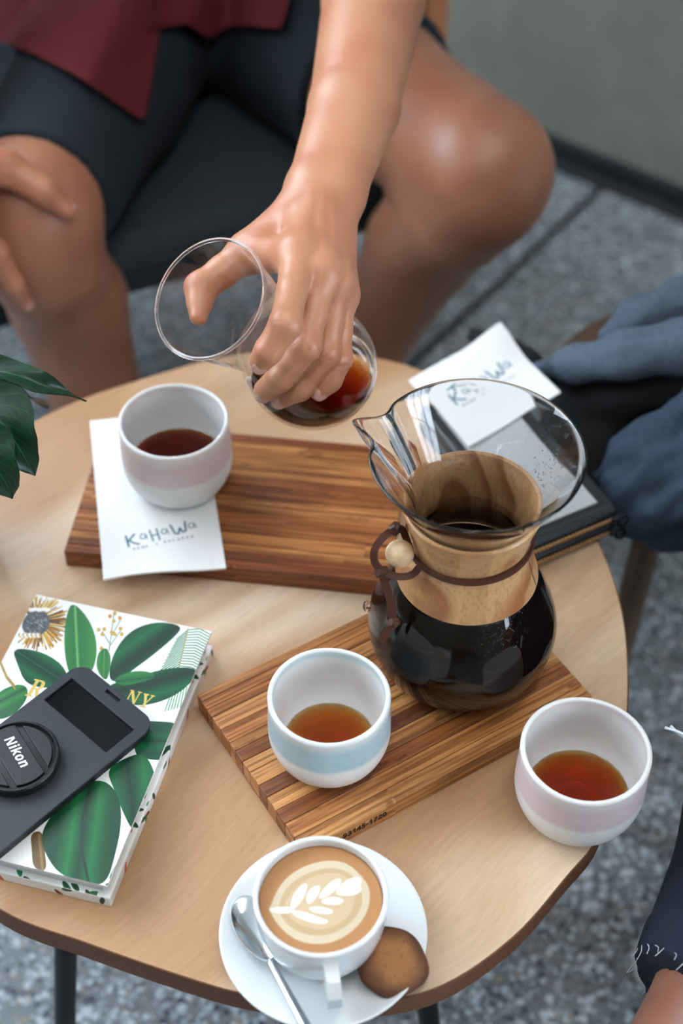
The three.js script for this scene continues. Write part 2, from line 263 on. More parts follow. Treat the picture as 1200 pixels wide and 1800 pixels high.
// ---------------------------------------------------------------- cups
const ceramic = (o = {}) => phy({ vertexColors: true, roughness: 0.38, clearcoat: 0.35, clearcoatRoughness: 0.15, ...o });
function ceramicLathe(prof, seg, colorFn, wob = 0) {
  const g = lathe(prof, seg), p = g.attributes.position, c = new Float32Array(p.count * 3), n = prof.length;
  for (let i = 0; i < p.count; i++) {
    const j = i % n, x = p.getX(i), y = p.getY(i), z = p.getZ(i), th = Math.atan2(z, x);
    if (wob) { const k = wob * (Math.sin(2 * th + 1) + 0.6 * Math.sin(3 * th + 2.2)); p.setXYZ(i, x * (1 + k * 0.5), y * (1 + k * 0.6 * y / 0.065), z * (1 + k * 0.5)); }
    const q = colorFn(j, prof[j], th); c.set(q, i * 3);
  }
  g.computeVertexNormals(); g.setAttribute('color', new THREE.BufferAttribute(c, 3)); return g;
}
const lin = (r, g, b) => { const c = new THREE.Color(`rgb(${r},${g},${b})`); return [c.r, c.g, c.b]; };
function tumbler(c, R, Hc, base, band, inner, label, level, coffeeLabel, y0, coffeeCol, dist) {
  const t = thing('handleless_cup', label, 'cup'); t.position.set(c.x, y0, c.z);
  const th = 0.0036, out = spline2([[base * 0.6, 0], [base, 0.0008], [R * 0.86, 0.0075], [R * 0.985, 0.021], [R * 1.0, 0.035], [R * 0.985, Hc * 0.8], [R * 0.985, Hc - 0.0016]], 46);
  const inn = spline2([[R * 0.985 - th + 0.0003, Hc - 0.001], [R * 0.985 - th, Hc * 0.8], [R - th, 0.035], [R * 0.95 - th, 0.021], [R * 0.78 - th, 0.0095], [R * 0.4, 0.0052], [0.0001, 0.0046]], 46);
  const lip = [[R * 0.985 - 0.0009, Hc - 0.0003], [R * 0.985 - th * 0.5, Hc], [R * 0.985 - th + 0.0009, Hc - 0.0003]];
  const prof = [[0.0001, 0.0006], ...out, ...lip, ...inn], nOut = out.length + 1, wht = lin(230, 229, 226);
  const body = part('body', ceramicLathe(prof, 96, (j, [r, y], a) => {
    const w = 0.0012 * (vnoise(a * 3, 1, 51) - 0.5), f = y / Hc + w / Hc;
    if (j < nOut) { const k = sstep(0.49, 0.56, f) * (1 - 0.8 * sstep(0.80, 0.985, f)); const sp = 0.82 + 0.18 * vnoise(a * 20, y * 900, 52); return mix3(wht, band, k * sp); }
    if (j < nOut + 3) return mix3(wht, band, 0.12);
    const k = sstep(0.86, 0.93, f) * (1 - sstep(0.95, 0.985, f)); return mix3(wht, inner, k * 0.75);
  }, 0.006), ceramic(), t);
  // coffee: solid of the cup's inner shape up to the level
  const R2 = (y) => { for (let i = 0; i + 1 < inn.length; i++) if (inn[i + 1][1] <= y && inn[i][1] >= y) { const k = (y - inn[i + 1][1]) / (inn[i][1] - inn[i + 1][1] || 1); return lerp(inn[i + 1][0], inn[i][0], k); } return 0.001; };
  const cp = [[0.0001, 0.0042]]; for (let i = 1; i <= 14; i++) { const y = lerp(0.0046, level, i / 14); cp.push([Math.max(0.001, R2(y) + 0.0005), y - 0.0003]); }
  cp.push([0.0001, level - 0.0003]);
  const co = solo('coffee', lathe(cp, 72), phy({ color: 0xffffff, transmission: 1, thickness: 0.01, roughness: 0.02, ior: 1.33, attenuationColor: coffeeCol, attenuationDistance: dist }), coffeeLabel, 'coffee');
  co.position.copy(t.position); return t;
}
const rose = lin(214, 190, 194), aqua = lin(158, 192, 202), aquaIn = lin(176, 206, 212), roseIn = lin(224, 210, 212);
const amber = new THREE.Color(0.72, 0.24, 0.015);
const cupL = P(304.5, 738, 0.085), cupT = P(578, 1222, 0.080), cupR = P(1030, 1316, 0.066);
tumbler(cupL, 0.0425, 0.066, 0.028, rose, roseIn, 'white porcelain tumbler with a pink band standing on the lettered napkin', 0.022, 'dark filter coffee in the pink-banded cup on the napkin', TABLE + BH + 0.0022, amber, 0.0055);
tumbler(cupT, 0.0405, 0.063, 0.027, aqua, aquaIn, 'white porcelain tumbler with a pale blue band beside the coffee maker', 0.0128, 'amber filter coffee in the blue-banded cup', TABLE + BH + 0.0004, amber, 0.0095);
tumbler(cupR, 0.0425, 0.066, 0.027, rose, roseIn, 'white porcelain tumbler with a mauve band at the table edge', 0.0152, 'red-brown filter coffee in the mauve-banded cup at the table edge', TABLE + 0.0003, amber, 0.0085);

// ---------------------------------------------------------------- napkins
function napkinPrint(w, h, textAt) {
  return canvasTex(w, h, (g) => {
    g.fillStyle = 'rgb(243,243,243)'; g.fillRect(0, 0, w, h);
    for (let i = 0; i < 5000; i++) { const k = 236 + Math.floor(rnd() * 14); g.fillStyle = `rgb(${k},${k},${k})`; g.fillRect(rnd() * w, rnd() * h, 3, 1.2); }
    const ink = 'rgb(84,118,132)'; g.save(); g.translate(textAt[0], textAt[1]); g.rotate(textAt[3]); g.scale(textAt[2], textAt[2]); g.strokeStyle = ink; g.lineCap = 'round'; g.lineJoin = 'round';
    // hand lettered K a H a W a
    const L = [
      [[[0, 0], [2, 44]], [[26, -2], [6, 20], [22, 36], [34, 42]]],
      [[[58, 6], [48, 2], [42, 12], [44, 22], [54, 24], [60, 8]], [[60, 6], [62, 26]]],
      [[[74, -6], [78, 40]], [[96, -8], [98, 40]], [[76, 18], [97, 15]]],
      [[[124, 0], [114, -2], [108, 8], [110, 18], [120, 20], [126, 4]], [[126, 2], [130, 22]]],
      [[[140, -12], [148, 26], [158, 30], [166, 6], [172, 26], [182, 24], [186, -16]]],
      [[[210, -4], [200, -6], [194, 4], [196, 14], [206, 16], [212, 0]], [[212, -2], [216, 18]]],
    ];
    L.forEach((st, i) => { for (const s of st) { g.lineWidth = i === 0 || i === 4 ? 6.5 : i === 2 ? 5.5 : 3.6; g.beginPath(); g.moveTo(...s[0]); for (let k = 1; k < s.length; k++) g.lineTo(...s[k]); g.stroke(); } });
    g.fillStyle = 'rgb(60,72,78)'; g.font = 'bold 12px sans-serif'; let x = 12; for (const ch of 'KAWA') { g.fillText(ch, x, 62); x += 13; } x = 84; g.fillText('I', x, 60); x = 108; for (const ch of 'KSIĄŻKA') { g.fillText(ch, x, 58 - (x - 108) * 0.02); x += 14; }
    g.restore();
  });
}
function sheet(o, e1, e2, nx, ny, hFn, th, uvFlip) {          // thin folded paper with thickness; o = corner, e1, e2 edge vectors
  const pos = [], uv = [], idx = [];
  for (let s = 0; s < 2; s++) for (let j = 0; j <= ny; j++) for (let i = 0; i <= nx; i++) {
    const a = i / nx, b = j / ny, p = o.clone().addScaledVector(e1, a).addScaledVector(e2, b); p.y += hFn(a, b) - (s ? th : 0); pos.push(p.x, p.y, p.z); uv.push(a, 1 - b);
  }
  const n = (nx + 1) * (ny + 1), q = (i, j) => j * (nx + 1) + i;
  for (let j = 0; j < ny; j++) for (let i = 0; i < nx; i++) { const a = q(i, j), b = q(i + 1, j), c = q(i + 1, j + 1), d = q(i, j + 1); idx.push(a, d, c, a, c, b); idx.push(n + a, n + c, n + d, n + a, n + b, n + c); }
  const rim = []; for (let i = 0; i < nx; i++) rim.push([q(i, 0), q(i + 1, 0)]); for (let j = 0; j < ny; j++) rim.push([q(nx, j), q(nx, j + 1)]); for (let i = nx; i > 0; i--) rim.push([q(i, ny), q(i - 1, ny)]); for (let j = ny; j > 0; j--) rim.push([q(0, j), q(0, j - 1)]);
  for (const [a, b] of rim) idx.push(a, b, n + b, a, n + b, n + a);
  const g = new THREE.BufferGeometry(); g.setAttribute('position', new THREE.Float32BufferAttribute(pos, 3)); g.setAttribute('uv', new THREE.Float32BufferAttribute(uv, 2)); g.setIndex(idx); return toCreasedNormals(g, 0.9);
}
{
  const A = P(158, 740, BH + 0.002), B = P(182, 1022, BH + 0.002), C = P(397, 997, BH + 0.002), e2 = B.clone().sub(A), e1 = C.clone().sub(B), pw = 640, ph = Math.round(640 * e2.length() / e1.length());
  const pr = napkinPrint(pw, ph, [pw * 0.215, ph * 0.755, pw * 0.6 / 220, -0.09]);
  const board0 = P(112, 969, BH);
  const g = sheet(A, e1, e2, 20, 40, (a, b) => { let h = 0; const fz = A.z + e1.z * a + e2.z * b, edge = -0.782 + (A.x + e1.x * a + e2.x * b + 0.209) * 0.126; if (fz > edge) h -= 0; return h + 0.0016 * Math.sin(b * 7 + a * 3) * sstep(0.62, 1, b) * 0.7 + 0.0035 * sstep(0.9, 1, b) * (0.5 + 0.5 * Math.sin(a * 5)); }, 0.0018);
  solo('paper_napkin', g, std({ map: pr, roughness: 0.95 }), 'white paper napkin with hand lettered print under the pink-banded cup', 'napkin');
}
const POUCH = 0.03;
{
  const D = P(870, 600, POUCH + 0.012), C = P(985, 690, POUCH + 0.004), B = P(822, 785, POUCH + 0.004), A = P(718, 668, POUCH + 0.004);
  // reading direction A -> D, down A -> B
  const e1 = C.clone().sub(B), e2 = B.clone().sub(A); e1.y = 0; e2.y = 0; const pr = napkinPrint(640, 640, [110, 250, 2.0, 0.0]);
  const g = sheet(A, e1, e2, 24, 24, (a, b) => 0.0012 * Math.sin(a * 4 + b * 3) + 0.010 * sstep(0.55, 1, a) * sstep(0.5, 0, b) , 0.0016);
  solo('paper_napkin', g, std({ map: pr, roughness: 0.95 }), 'white printed paper napkin lying on the zipped pouch', 'napkin');
}

// ---------------------------------------------------------------- glass coffee maker with wooden collar
const glassM = phy({ color: 0xffffff, transmission: 1, thickness: 0.003, roughness: 0.0, ior: 1.5, attenuationColor: new THREE.Color(0.9, 0.96, 0.95), attenuationDistance: 0.06 });
const woodTex = tex(512, 512, (x, y) => {          // flame figure: contour bands of a slow field, fine pores along the grain
  const a = x / 512, b = y / 512, f = 5.2 * vnoise(a * 3.1 + 0.4, b * 1.5, 61) + 1.1 * vnoise(a * 8, b * 4, 62) + 1.6 * b, l = f - Math.floor(f), ring = sstep(0.15, 0.85, l) * (1 - sstep(0.88, 1, l));
  const fine = f * 5 - Math.floor(f * 5), por = vnoise(a * 210, b * 40, 63);
  let c = mix3(rgb(212, 164, 114), rgb(158, 96, 52), 0.85 * ring * ring); c = mix3(c, rgb(160, 100, 58), 0.16 * fine); return mix3(c, rgb(128, 80, 46), 0.22 * sstep(0.62, 0.92, por));
});
{
  const t = thing('pour_over_coffee_maker', 'hourglass glass pour-over coffee maker with wooden collar and leather tie', 'coffee maker'), rimC = P(838, 798, 0.22);
  t.position.set(rimC.x, TABLE + BH + 0.0004, rimC.z);
  const sp = P(633, 750, 0.22).sub(rimC), spA = Math.atan2(sp.z, sp.x), y9 = 0.203, th = 0.0024;
  const outer = spline2([[0.030, 0.0], [0.044, 0.0006], [0.0575, 0.013], [0.0645, 0.034], [0.0635, 0.052], [0.054, 0.078], [0.0435, 0.100], [0.0365, 0.118], [0.0345, 0.128], [0.0365, 0.142], [0.0420, 0.160], [0.0560, 0.184], [0.0665, y9 - 0.001]], 110);
  // glass wall: outer then inner back down, with the pouring channel pressed outward at the spout angle
  const inner = outer.slice().reverse().map(([r, y], i, a) => { const p = a[Math.max(0, i - 1)], q = a[Math.min(a.length - 1, i + 1)], dx = q[0] - p[0], dy = q[1] - p[1], l = Math.hypot(dx, dy); return [r + dy / l * th, Math.max(th, y - dx / l * th * 1.0)]; });
  const prof = [[0.0001, 0.0012], ...outer, [0.0672, y9 + 0.0002], [0.0674, y9 + 0.0012], [0.0664, y9 + 0.0018], [0.0654, y9 + 0.0013], ...inner.slice(2), [0.0001, th + 0.001]];
  const N = 220, pos = [], idx = [], M = prof.length;
  const bump = (a, y) => { let d = Math.abs(((a - spA + Math.PI * 3) % (Math.PI * 2)) - Math.PI); const k = sstep(0.138, 0.200, y); return k * (0.0135 * Math.exp(-Math.pow(d / 0.092, 2)) - 0.0022 * Math.exp(-Math.pow((d - 0.25) / 0.1, 2))); };
  for (let i = 0; i <= N; i++) { let u = i / N * 2 - 1; const a = spA + Math.PI * (0.35 * u + 0.65 * u * u * u), ca = Math.cos(a), sa = Math.sin(a); for (const [r, y] of prof) { const R = r + bump(a, y), lift = 0.002 * sstep(0.19, 0.205, y) * Math.exp(-Math.pow(Math.abs(((a - spA + Math.PI * 3) % (Math.PI * 2)) - Math.PI) / 0.2, 2)); pos.push(R * ca, y + lift, R * sa); } }
  for (let i = 0; i < N; i++) for (let j = 0; j + 1 < M; j++) { const a = i * M + j, b = a + 1, c = a + M, d = c + 1; idx.push(a, b, c, b, d, c); }
  let g = new THREE.BufferGeometry(); g.setAttribute('position', new THREE.Float32BufferAttribute(pos, 3)); g.setIndex(idx); g = mergeVertices(g, 1e-6); g.computeVertexNormals();
  part('glass_vessel', g, glassM, t);
  // small glass knob on the belly
  const kb = new THREE.SphereGeometry(0.0042, 20, 14); const ka = Math.atan2(-0.15, -1); kb.scale(0.8, 1, 1); kb.translate(0.0660, 0, 0); kb.rotateY(-ka); kb.translate(0, 0.044, 0); part('fill_mark_knob', kb, glassM, t, 'small glass knob on the belly');
  // coffee filling the belly
  const lvl = 0.0905, cp = [[0.0001, th + 0.0002]]; for (const [r, y] of inner.slice().reverse()) { if (y > th + 0.0004 && y < lvl) cp.push([r + 0.0005, y]); } cp.push([cp[cp.length - 1][0] - 0.0006, lvl], [0.0001, lvl]);
  const co = solo('coffee', lathe(cp, 120), phy({ color: new THREE.Color(0.010, 0.0042, 0.0026), roughness: 0.06, ior: 1.33, specularIntensity: 0.06 }), 'black filter coffee filling the belly of the wooden-collared coffee maker', 'coffee');
  co.position.copy(t.position);
  // beads of condensation on the glass
  const dr = []; const dropAt = (a, y, off, r) => { let R0 = 0; for (let i = 0; i + 1 < outer.length; i++) if (outer[i][1] <= y && outer[i + 1][1] >= y && outer[i + 1][1] > outer[i][1]) R0 = lerp(outer[i][0], outer[i + 1][0], (y - outer[i][1]) / (outer[i + 1][1] - outer[i][1])); const d = new THREE.SphereGeometry(r, 7, 5); d.scale(0.8, 1.25, 0.8); d.translate((R0 + off) * Math.cos(a), y, (R0 + off) * Math.sin(a)); dr.push(d); };
  for (let i = 0; i < 110; i++) dropAt(-0.25 + (rnd() + rnd() - 1) * 0.35, 0.168 + rnd() * 0.024, -th, 0.00022 + rnd() * 0.0004);
  for (let i = 0; i < 220; i++) { const a = 1.35 + (rnd() + rnd() - 1) * 0.75; dropAt(a, 0.0925 - Math.pow(rnd(), 1.6) * 0.022, 0.0001, 0.0002 + rnd() * 0.00035); }
  const dm = part('condensation', mergeGeometries(dr), phy({ color: 0xffffff, transmission: 1, thickness: 0.0005, roughness: 0.05, ior: 1.33 }), t, 'small clear water drops'); dm.userData.kind = 'stuff';
  // wooden collar in two halves
  const wm = phy({ map: woodTex, roughness: 0.38, clearcoat: 0.2, clearcoatRoughness: 0.3, bumpMap: woodTex, bumpScale: 0.0002 });
  const co1 = [[0.0440, 0.0925], [0.0468, 0.0930], [0.0474, 0.0955], [0.0440, 0.1060], [0.0405, 0.1185], [0.0393, 0.1290], [0.0400, 0.1370], [0.0425, 0.1480], [0.0452, 0.1570], [0.0458, 0.1600], [0.0446, 0.1616], [0.0428, 0.1600]];
  const ci = outer.filter(([r, y]) => y > 0.0925 && y < 0.1605).reverse().map(([r, y]) => [r + 0.0004, y]);
  const cprof = [...spline2(co1, 40), ...ci]; cprof.push(cprof[0]);
  const seam = Math.atan2(0.35, 1);          // seam seen at the right
  for (let k = 0; k < 2; k++) {
    const gg = new THREE.LatheGeometry(cprof.map(([r, y]) => new THREE.Vector2(r, y)), 72, Math.PI / 2 - seam + k * Math.PI + 0.012, Math.PI - 0.024);
    const p = gg.attributes.position, uv = gg.attributes.uv; for (let i = 0; i < p.count; i++) { const a = Math.atan2(p.getZ(i), p.getX(i)); uv.setXY(i, (a + Math.PI) / 6.2832 * 0.92 + 0.04, (p.getY(i) - 0.09) * 9 + 0.15); }
    gg.computeVertexNormals(); const cm = part('collar_half', toCreasedNormals(gg, 0.8), wm, t);
  }
  // leather tie round the waist
  const lea = std({ color: 0x4d2414, roughness: 0.5 }), sueM = std({ color: 0xa06a35, roughness: 0.85 });
  const rt = (a, y, r) => V(r * Math.cos(a), y, r * Math.sin(a)), tieA = Math.atan2(0.42, -1);
  const loop = []; for (let i = 0; i <= 40; i++) { const a = tieA - i / 40 * Math.PI * 2; loop.push(rt(a, 0.1285 - 0.0016 * Math.cos(a - tieA - 0.6), 0.0412)); }
  const up = (tt, p) => V(p.x, 0, p.z).normalize();
  const tie = part('leather_tie', ribbon(loop, 0.0042, 0.0022, up, 120), lea, t, 'dark brown leather thong');
  const rad = rt(tieA, 0, 1), tan = V(-rad.z, 0, rad.x), at = (o, s, y) => rad.clone().multiplyScalar(0.0405 + o).addScaledVector(tan, s).setY(0.1285 + y);   // o outward, s sideways (left-back -)
  const bd = new THREE.SphereGeometry(0.0093, 32, 24); bd.scale(1, 0.94, 1); const bp = at(0.0105, -0.002, 0.006); bd.translate(bp.x, bp.y, bp.z); part('wooden_bead', bd, phy({ map: tex(128, 64, (x, y) => mix3(rgb(232, 206, 170), rgb(206, 168, 124), 0.7 * vnoise(x / 22, y / 7, 66) + 0.3 * vnoise(x / 3, y / 3, 67)), true), roughness: 0.45 }), t, 'pale wooden bead');
  const strap = (pts, w, nrm) => { part('leather_strap', ribbon(pts, w, 0.0018, nrm, 50), lea, t); };
  const k1 = at(0.0227, -0.002, -0.0065), k2 = at(0.0105, 0.006, 0.0215);
  strap([at(0.0015, -0.012, -0.0015), at(0.006, -0.012, -0.006), at(0.013, -0.008, -0.009), k1], 0.0046, () => V(-0.2, 1.2, 0.8));
  strap([k1, at(0.0268, 0.000, 0.003), at(0.0262, 0.002, 0.012), at(0.019, 0.0045, 0.019), k2], 0.0048, () => V(-0.5, 0.5, 1));
  strap([k2, at(0.006, 0.006, 0.019), at(0.003, 0.004, 0.010), at(0.002, 0.0, 0.004)], 0.0046, () => V(-0.2, 1, 0.5));
  const knot = (c, s, ax) => { const gs = []; for (let i = 0; i < 3; i++) { const r0 = s * (1 - 0.1 * i), pts = []; for (let k = 0; k < 12; k++) { const a = k / 12 * Math.PI * 2; pts.push(V(Math.cos(a) * r0, Math.sin(a) * r0 * 0.8, 0)); } const e = new THREE.Euler(0.5 + i * 1.1, i * 0.9 + ax, i * 0.6); for (const p of pts) p.applyEuler(e).add(c); pts.push(pts[0].clone()); gs.push(ribbon(pts, 0.0042, 0.0019, (tt, p) => p.clone().sub(c), 36)); } part('leather_knot', mergeGeometries(gs), lea, t); };
  knot(k1, 0.0040, 0.4); knot(k2, 0.0038, 1.3);
  const tail = [k1, at(0.0215, -0.004, -0.014), at(0.0190, -0.009, -0.030), at(0.0195, -0.0155, -0.043)];
  strap(tail, 0.0050, () => V(-0.3, 0.4, 1)); knot(tail[3].clone().add(V(0, -0.0005, 0.0005)), 0.0034, 0.2);
  strap([tail[3], at(0.0240, -0.0165, -0.050), at(0.0290, -0.017, -0.058)], 0.0052, () => V(-0.3, 0.5, 1));
}

// ---------------------------------------------------------------- hand-held glass carafe
const rimP = PT(368, 525, 1.0), bodyP = PT(545, 640, 1.12), cAx = rimP.clone().sub(bodyP), cLen = cAx.length(); cAx.normalize();
{
  const t = thing('glass_carafe', 'round-bellied glass carafe tilted in the pouring hand', 'carafe'); t.position.copy(bodyP); t.quaternion.setFromUnitVectors(V(0, 1, 0), cAx);
  const th = 0.0018, outer = spline2([[0.022, -0.0375], [0.030, -0.0372], [0.0405, -0.027], [0.0462, -0.008], [0.0455, 0.010], [0.0395, 0.031], [0.0325, 0.050], [0.0300, 0.066], [0.0312, 0.084], [0.0350, 0.106], [0.0400, cLen - 0.001]], 90);
  const inner = outer.slice().reverse().map(([r, y], i, a) => { const p = a[Math.max(0, i - 1)], q = a[Math.min(a.length - 1, i + 1)], dx = q[0] - p[0], dy = q[1] - p[1], l = Math.hypot(dx, dy); return [r + dy / l * th, Math.max(-0.0375 + th, y - dx / l * th)]; });
  const prof = [[0.0001, -0.0365], ...outer, [0.0409, cLen], [0.0412, cLen + 0.0010], [0.0402, cLen + 0.0017], [0.0392, cLen + 0.0010], ...inner.slice(2), [0.0001, -0.0352]];
  const g = mergeVertices(lathe([[0.0001, -0.0365], ...outer, [0.0402, cLen]], 128), 1e-6); g.computeVertexNormals(); part('glass_body', g, phy({ color: 0xffffff, transmission: 1, thickness: 0, roughness: 0, ior: 1.5, side: THREE.DoubleSide }), t);
  const rg = new THREE.TorusGeometry(0.0402, 0.0013, 12, 96); rg.rotateX(Math.PI / 2); rg.translate(0, cLen, 0); part('glass_rim', rg, glassM, t); const bg = new THREE.TorusGeometry(0.0335, 0.0020, 10, 96); bg.rotateX(Math.PI / 2); bg.scale(1, 1.3, 1); bg.translate(0, -0.0335, 0); part('glass_foot', bg, glassM, t);
  // coffee: the inner shape below a level plane
  const ip = [[0.0001, -0.0350], ...inner.slice().reverse().filter(([r, y]) => y > -0.0352 && y < 0.075).map(([r, y]) => [r - 0.0003, y])]; ip.push([0.0001, ip[ip.length - 1][1]]);
  const q = lathe(ip, 96); q.applyQuaternion(t.quaternion); q.translate(bodyP.x, bodyP.y, bodyP.z); q.deleteAttribute('uv'); const qm = mergeVertices(q, 1e-6); qm.computeVertexNormals();
  const A = new Brush(qm), bx = new THREE.BoxGeometry(0.3, 0.3, 0.3); bx.deleteAttribute('uv'); const Bb = new Brush(bx), lev = bodyP.y - 0.013; Bb.position.set(bodyP.x, lev - 0.15, bodyP.z); A.updateMatrixWorld(); Bb.updateMatrixWorld();
  const ev = new Evaluator(); ev.attributes = ['position', 'normal']; ev.useGroups = false; const r = ev.evaluate(A, Bb, INTERSECTION);
  const cg = r.geometry.clone(); cg.translate(-bodyP.x, -bodyP.y, -bodyP.z); const co = solo('coffee', cg, phy({ color: 0xffffff, transmission: 1, thickness: 0.03, roughness: 0.02, ior: 1.18, attenuationColor: new THREE.Color(0.62, 0.25, 0.05), attenuationDistance: 0.0055 }), 'brown filter coffee pooled inside the tilted glass carafe', 'coffee'); co.position.copy(bodyP);
}
// ---------------------------------------------------------------- cappuccino, saucer, spoon, biscuit
const porc = phy({ color: 0xdcdedf, roughness: 0.22, clearcoat: 0.6, clearcoatRoughness: 0.08 });
const latC = P(568, 1566, 0.072); const SAUCY = TABLE + 0.0003;
{
  const s = solo('saucer', lathe([[0.0001, 0.003], [0.022, 0.003], [0.0225, 0.0005], [0.0265, 0.0], [0.0275, 0.0028], [0.045, 0.0065], [0.058, 0.0112], [0.0632, 0.0138], [0.0645, 0.0148], [0.0642, 0.0157], [0.0625, 0.0158], [0.057, 0.0136], [0.045, 0.0098], [0.031, 0.0068], [0.0265, 0.0060], [0.0235, 0.0052], [0.0001, 0.0050]], 128), porc, 'round white porcelain saucer under the cappuccino cup', 'saucer');
  const sc = P(568, 1637, 0.014); s.position.set(sc.x, SAUCY, sc.z); s.geometry.computeVertexNormals();
  const t = thing('cappuccino_cup', 'white porcelain cappuccino cup with a small loop handle', 'cup'); t.position.set(latC.x, SAUCY + 0.0055, latC.z - 0.0);
  t.position.x = sc.x - 0.001; t.position.z = lerp(latC.z, sc.z, 0.35);
  const R = 0.0405, Hc = 0.059, out = spline2([[0.021, 0], [0.0225, 0.001], [0.0225, 0.003], [0.028, 0.008], [0.0355, 0.021], [0.0392, 0.038], [R, Hc - 0.001]], 40), inn = spline2([[R - 0.0032, Hc - 0.001], [0.0362, 0.038], [0.033, 0.023], [0.025, 0.0105], [0.012, 0.0065], [0.0001, 0.006]], 40);
  const g = lathe([[0.0001, 0.0015], ...out, [R - 0.0004, Hc - 0.0002], [R - 0.0016, Hc + 0.0003], [R - 0.0028, Hc - 0.0002], ...inn], 96); g.computeVertexNormals(); part('body', g, porc, t);
  const hd = Math.atan2(1, 0.15), hp = (r, y) => V(r * Math.cos(hd), y, r * Math.sin(hd));
  part('handle', ribbon([hp(0.0375, 0.046), hp(0.045, 0.0475), hp(0.0535, 0.044), hp(0.0570, 0.035), hp(0.0535, 0.026), hp(0.046, 0.0215), hp(0.0345, 0.021)], 0.0085, 0.0048, (tt, p) => V(p.x - hp(0.045, 0).x, p.y - 0.0345, p.z - hp(0.045, 0).z), 44), porc, t);
  const lt = canvasTex(768, 768, (q, w) => {
    // coordinates: photo pixels of the crema disc mapped round its centre
    const cr = 'rgb(176,122,72)'; q.fillStyle = cr; q.fillRect(0, 0, w, w); const X = (px) => w / 2 + (px - 567) / 103 * w / 2, Y = (py) => w / 2 + (py - 1567) / 92 * w / 2;
    for (let i = 0; i < 9000; i++) { const k = rnd(); q.fillStyle = k < 0.5 ? 'rgba(178,124,70,0.25)' : 'rgba(214,168,116,0.25)'; q.fillRect(rnd() * w, rnd() * w, 3, 3); }
    const blob = (pts, fill) => { q.fillStyle = fill; q.beginPath(); const n = pts.length; for (let i = 0; i < n; i++) { const a = pts[i], b = pts[(i + 1) % n], m = [(X(a[0]) + X(b[0])) / 2, (Y(a[1]) + Y(b[1])) / 2]; i ? q.quadraticCurveTo(X(a[0]), Y(a[1]), ...m) : q.moveTo(...m); } const a = pts[0], b = pts[1]; q.quadraticCurveTo(X(a[0]), Y(a[1]), (X(a[0]) + X(b[0])) / 2, (Y(a[1]) + Y(b[1])) / 2); q.fill(); };
    const z = (a, b) => [370 + a / 3, 1430 + b / 3];
    blob([z(330, 460), z(380, 330), z(470, 250), z(600, 205), z(720, 215), z(800, 290), z(840, 350), z(835, 450), z(780, 540), z(680, 610), z(580, 630), z(470, 610), z(380, 540), z(325, 450)], 'rgb(206,188,158)');
    blob([z(370, 450), z(410, 350), z(480, 290), z(600, 245), z(700, 250), z(770, 300), z(800, 370), z(800, 440), z(750, 520), z(660, 575), z(570, 590), z(480, 570), z(410, 520)], 'rgb(190,160,120)');
    blob([z(400, 440), z(440, 370), z(520, 300), z(610, 270), z(700, 275), z(750, 320), z(770, 400), z(730, 500), z(640, 550), z(560, 555), z(480, 530), z(430, 490)], 'rgb(200,174,138)');
    const leaf = 'rgb(232,226,214)';
    for (const L of [[[440, 460], [440, 400], [490, 330], [525, 325], [510, 390], [470, 445]], [[520, 430], [515, 380], [550, 340], [590, 335], [580, 380], [545, 425]], [[575, 405], [590, 370], [650, 305], [700, 300], [680, 350], [620, 395]], [[660, 375], [700, 320], [760, 290], [800, 300], [790, 345], [740, 385], [690, 388]], [[440, 462], [500, 465], [570, 490], [640, 515], [600, 532], [520, 515], [460, 490]], [[530, 445], [590, 440], [660, 462], [640, 480], [580, 478], [535, 462]], [[580, 415], [640, 390], [715, 405], [690, 432], [630, 435]], [[670, 378], [730, 345], [800, 340], [790, 375], [730, 392]], [[330, 450], [430, 440], [470, 460], [420, 480], [340, 470]]]) blob(L.map((p) => z(...p)), leaf);
  });
  const dg = new THREE.CircleGeometry(0.0366, 96); dg.rotateX(-Math.PI / 2); const cf = lathe([[0.0001, 0.030], [0.0342, 0.030], [0.0369, 0.0496], [0.0370, 0.0524], [0.0360, 0.0520]], 96);
  const cof = thing('coffee', 'cappuccino topped with a white leaf of milk foam', 'coffee'); cof.position.copy(t.position);
  part('crema_body', cf, std({ color: 0xa87440, roughness: 0.5 }), cof); const top = dg; top.translate(0, 0.0521, 0); part('milk_foam_leaf', top, phy({ map: lt, roughness: 0.4, clearcoat: 0.25, clearcoatRoughness: 0.3 }), cof, 'caramel crema with a white foam leaf');
}
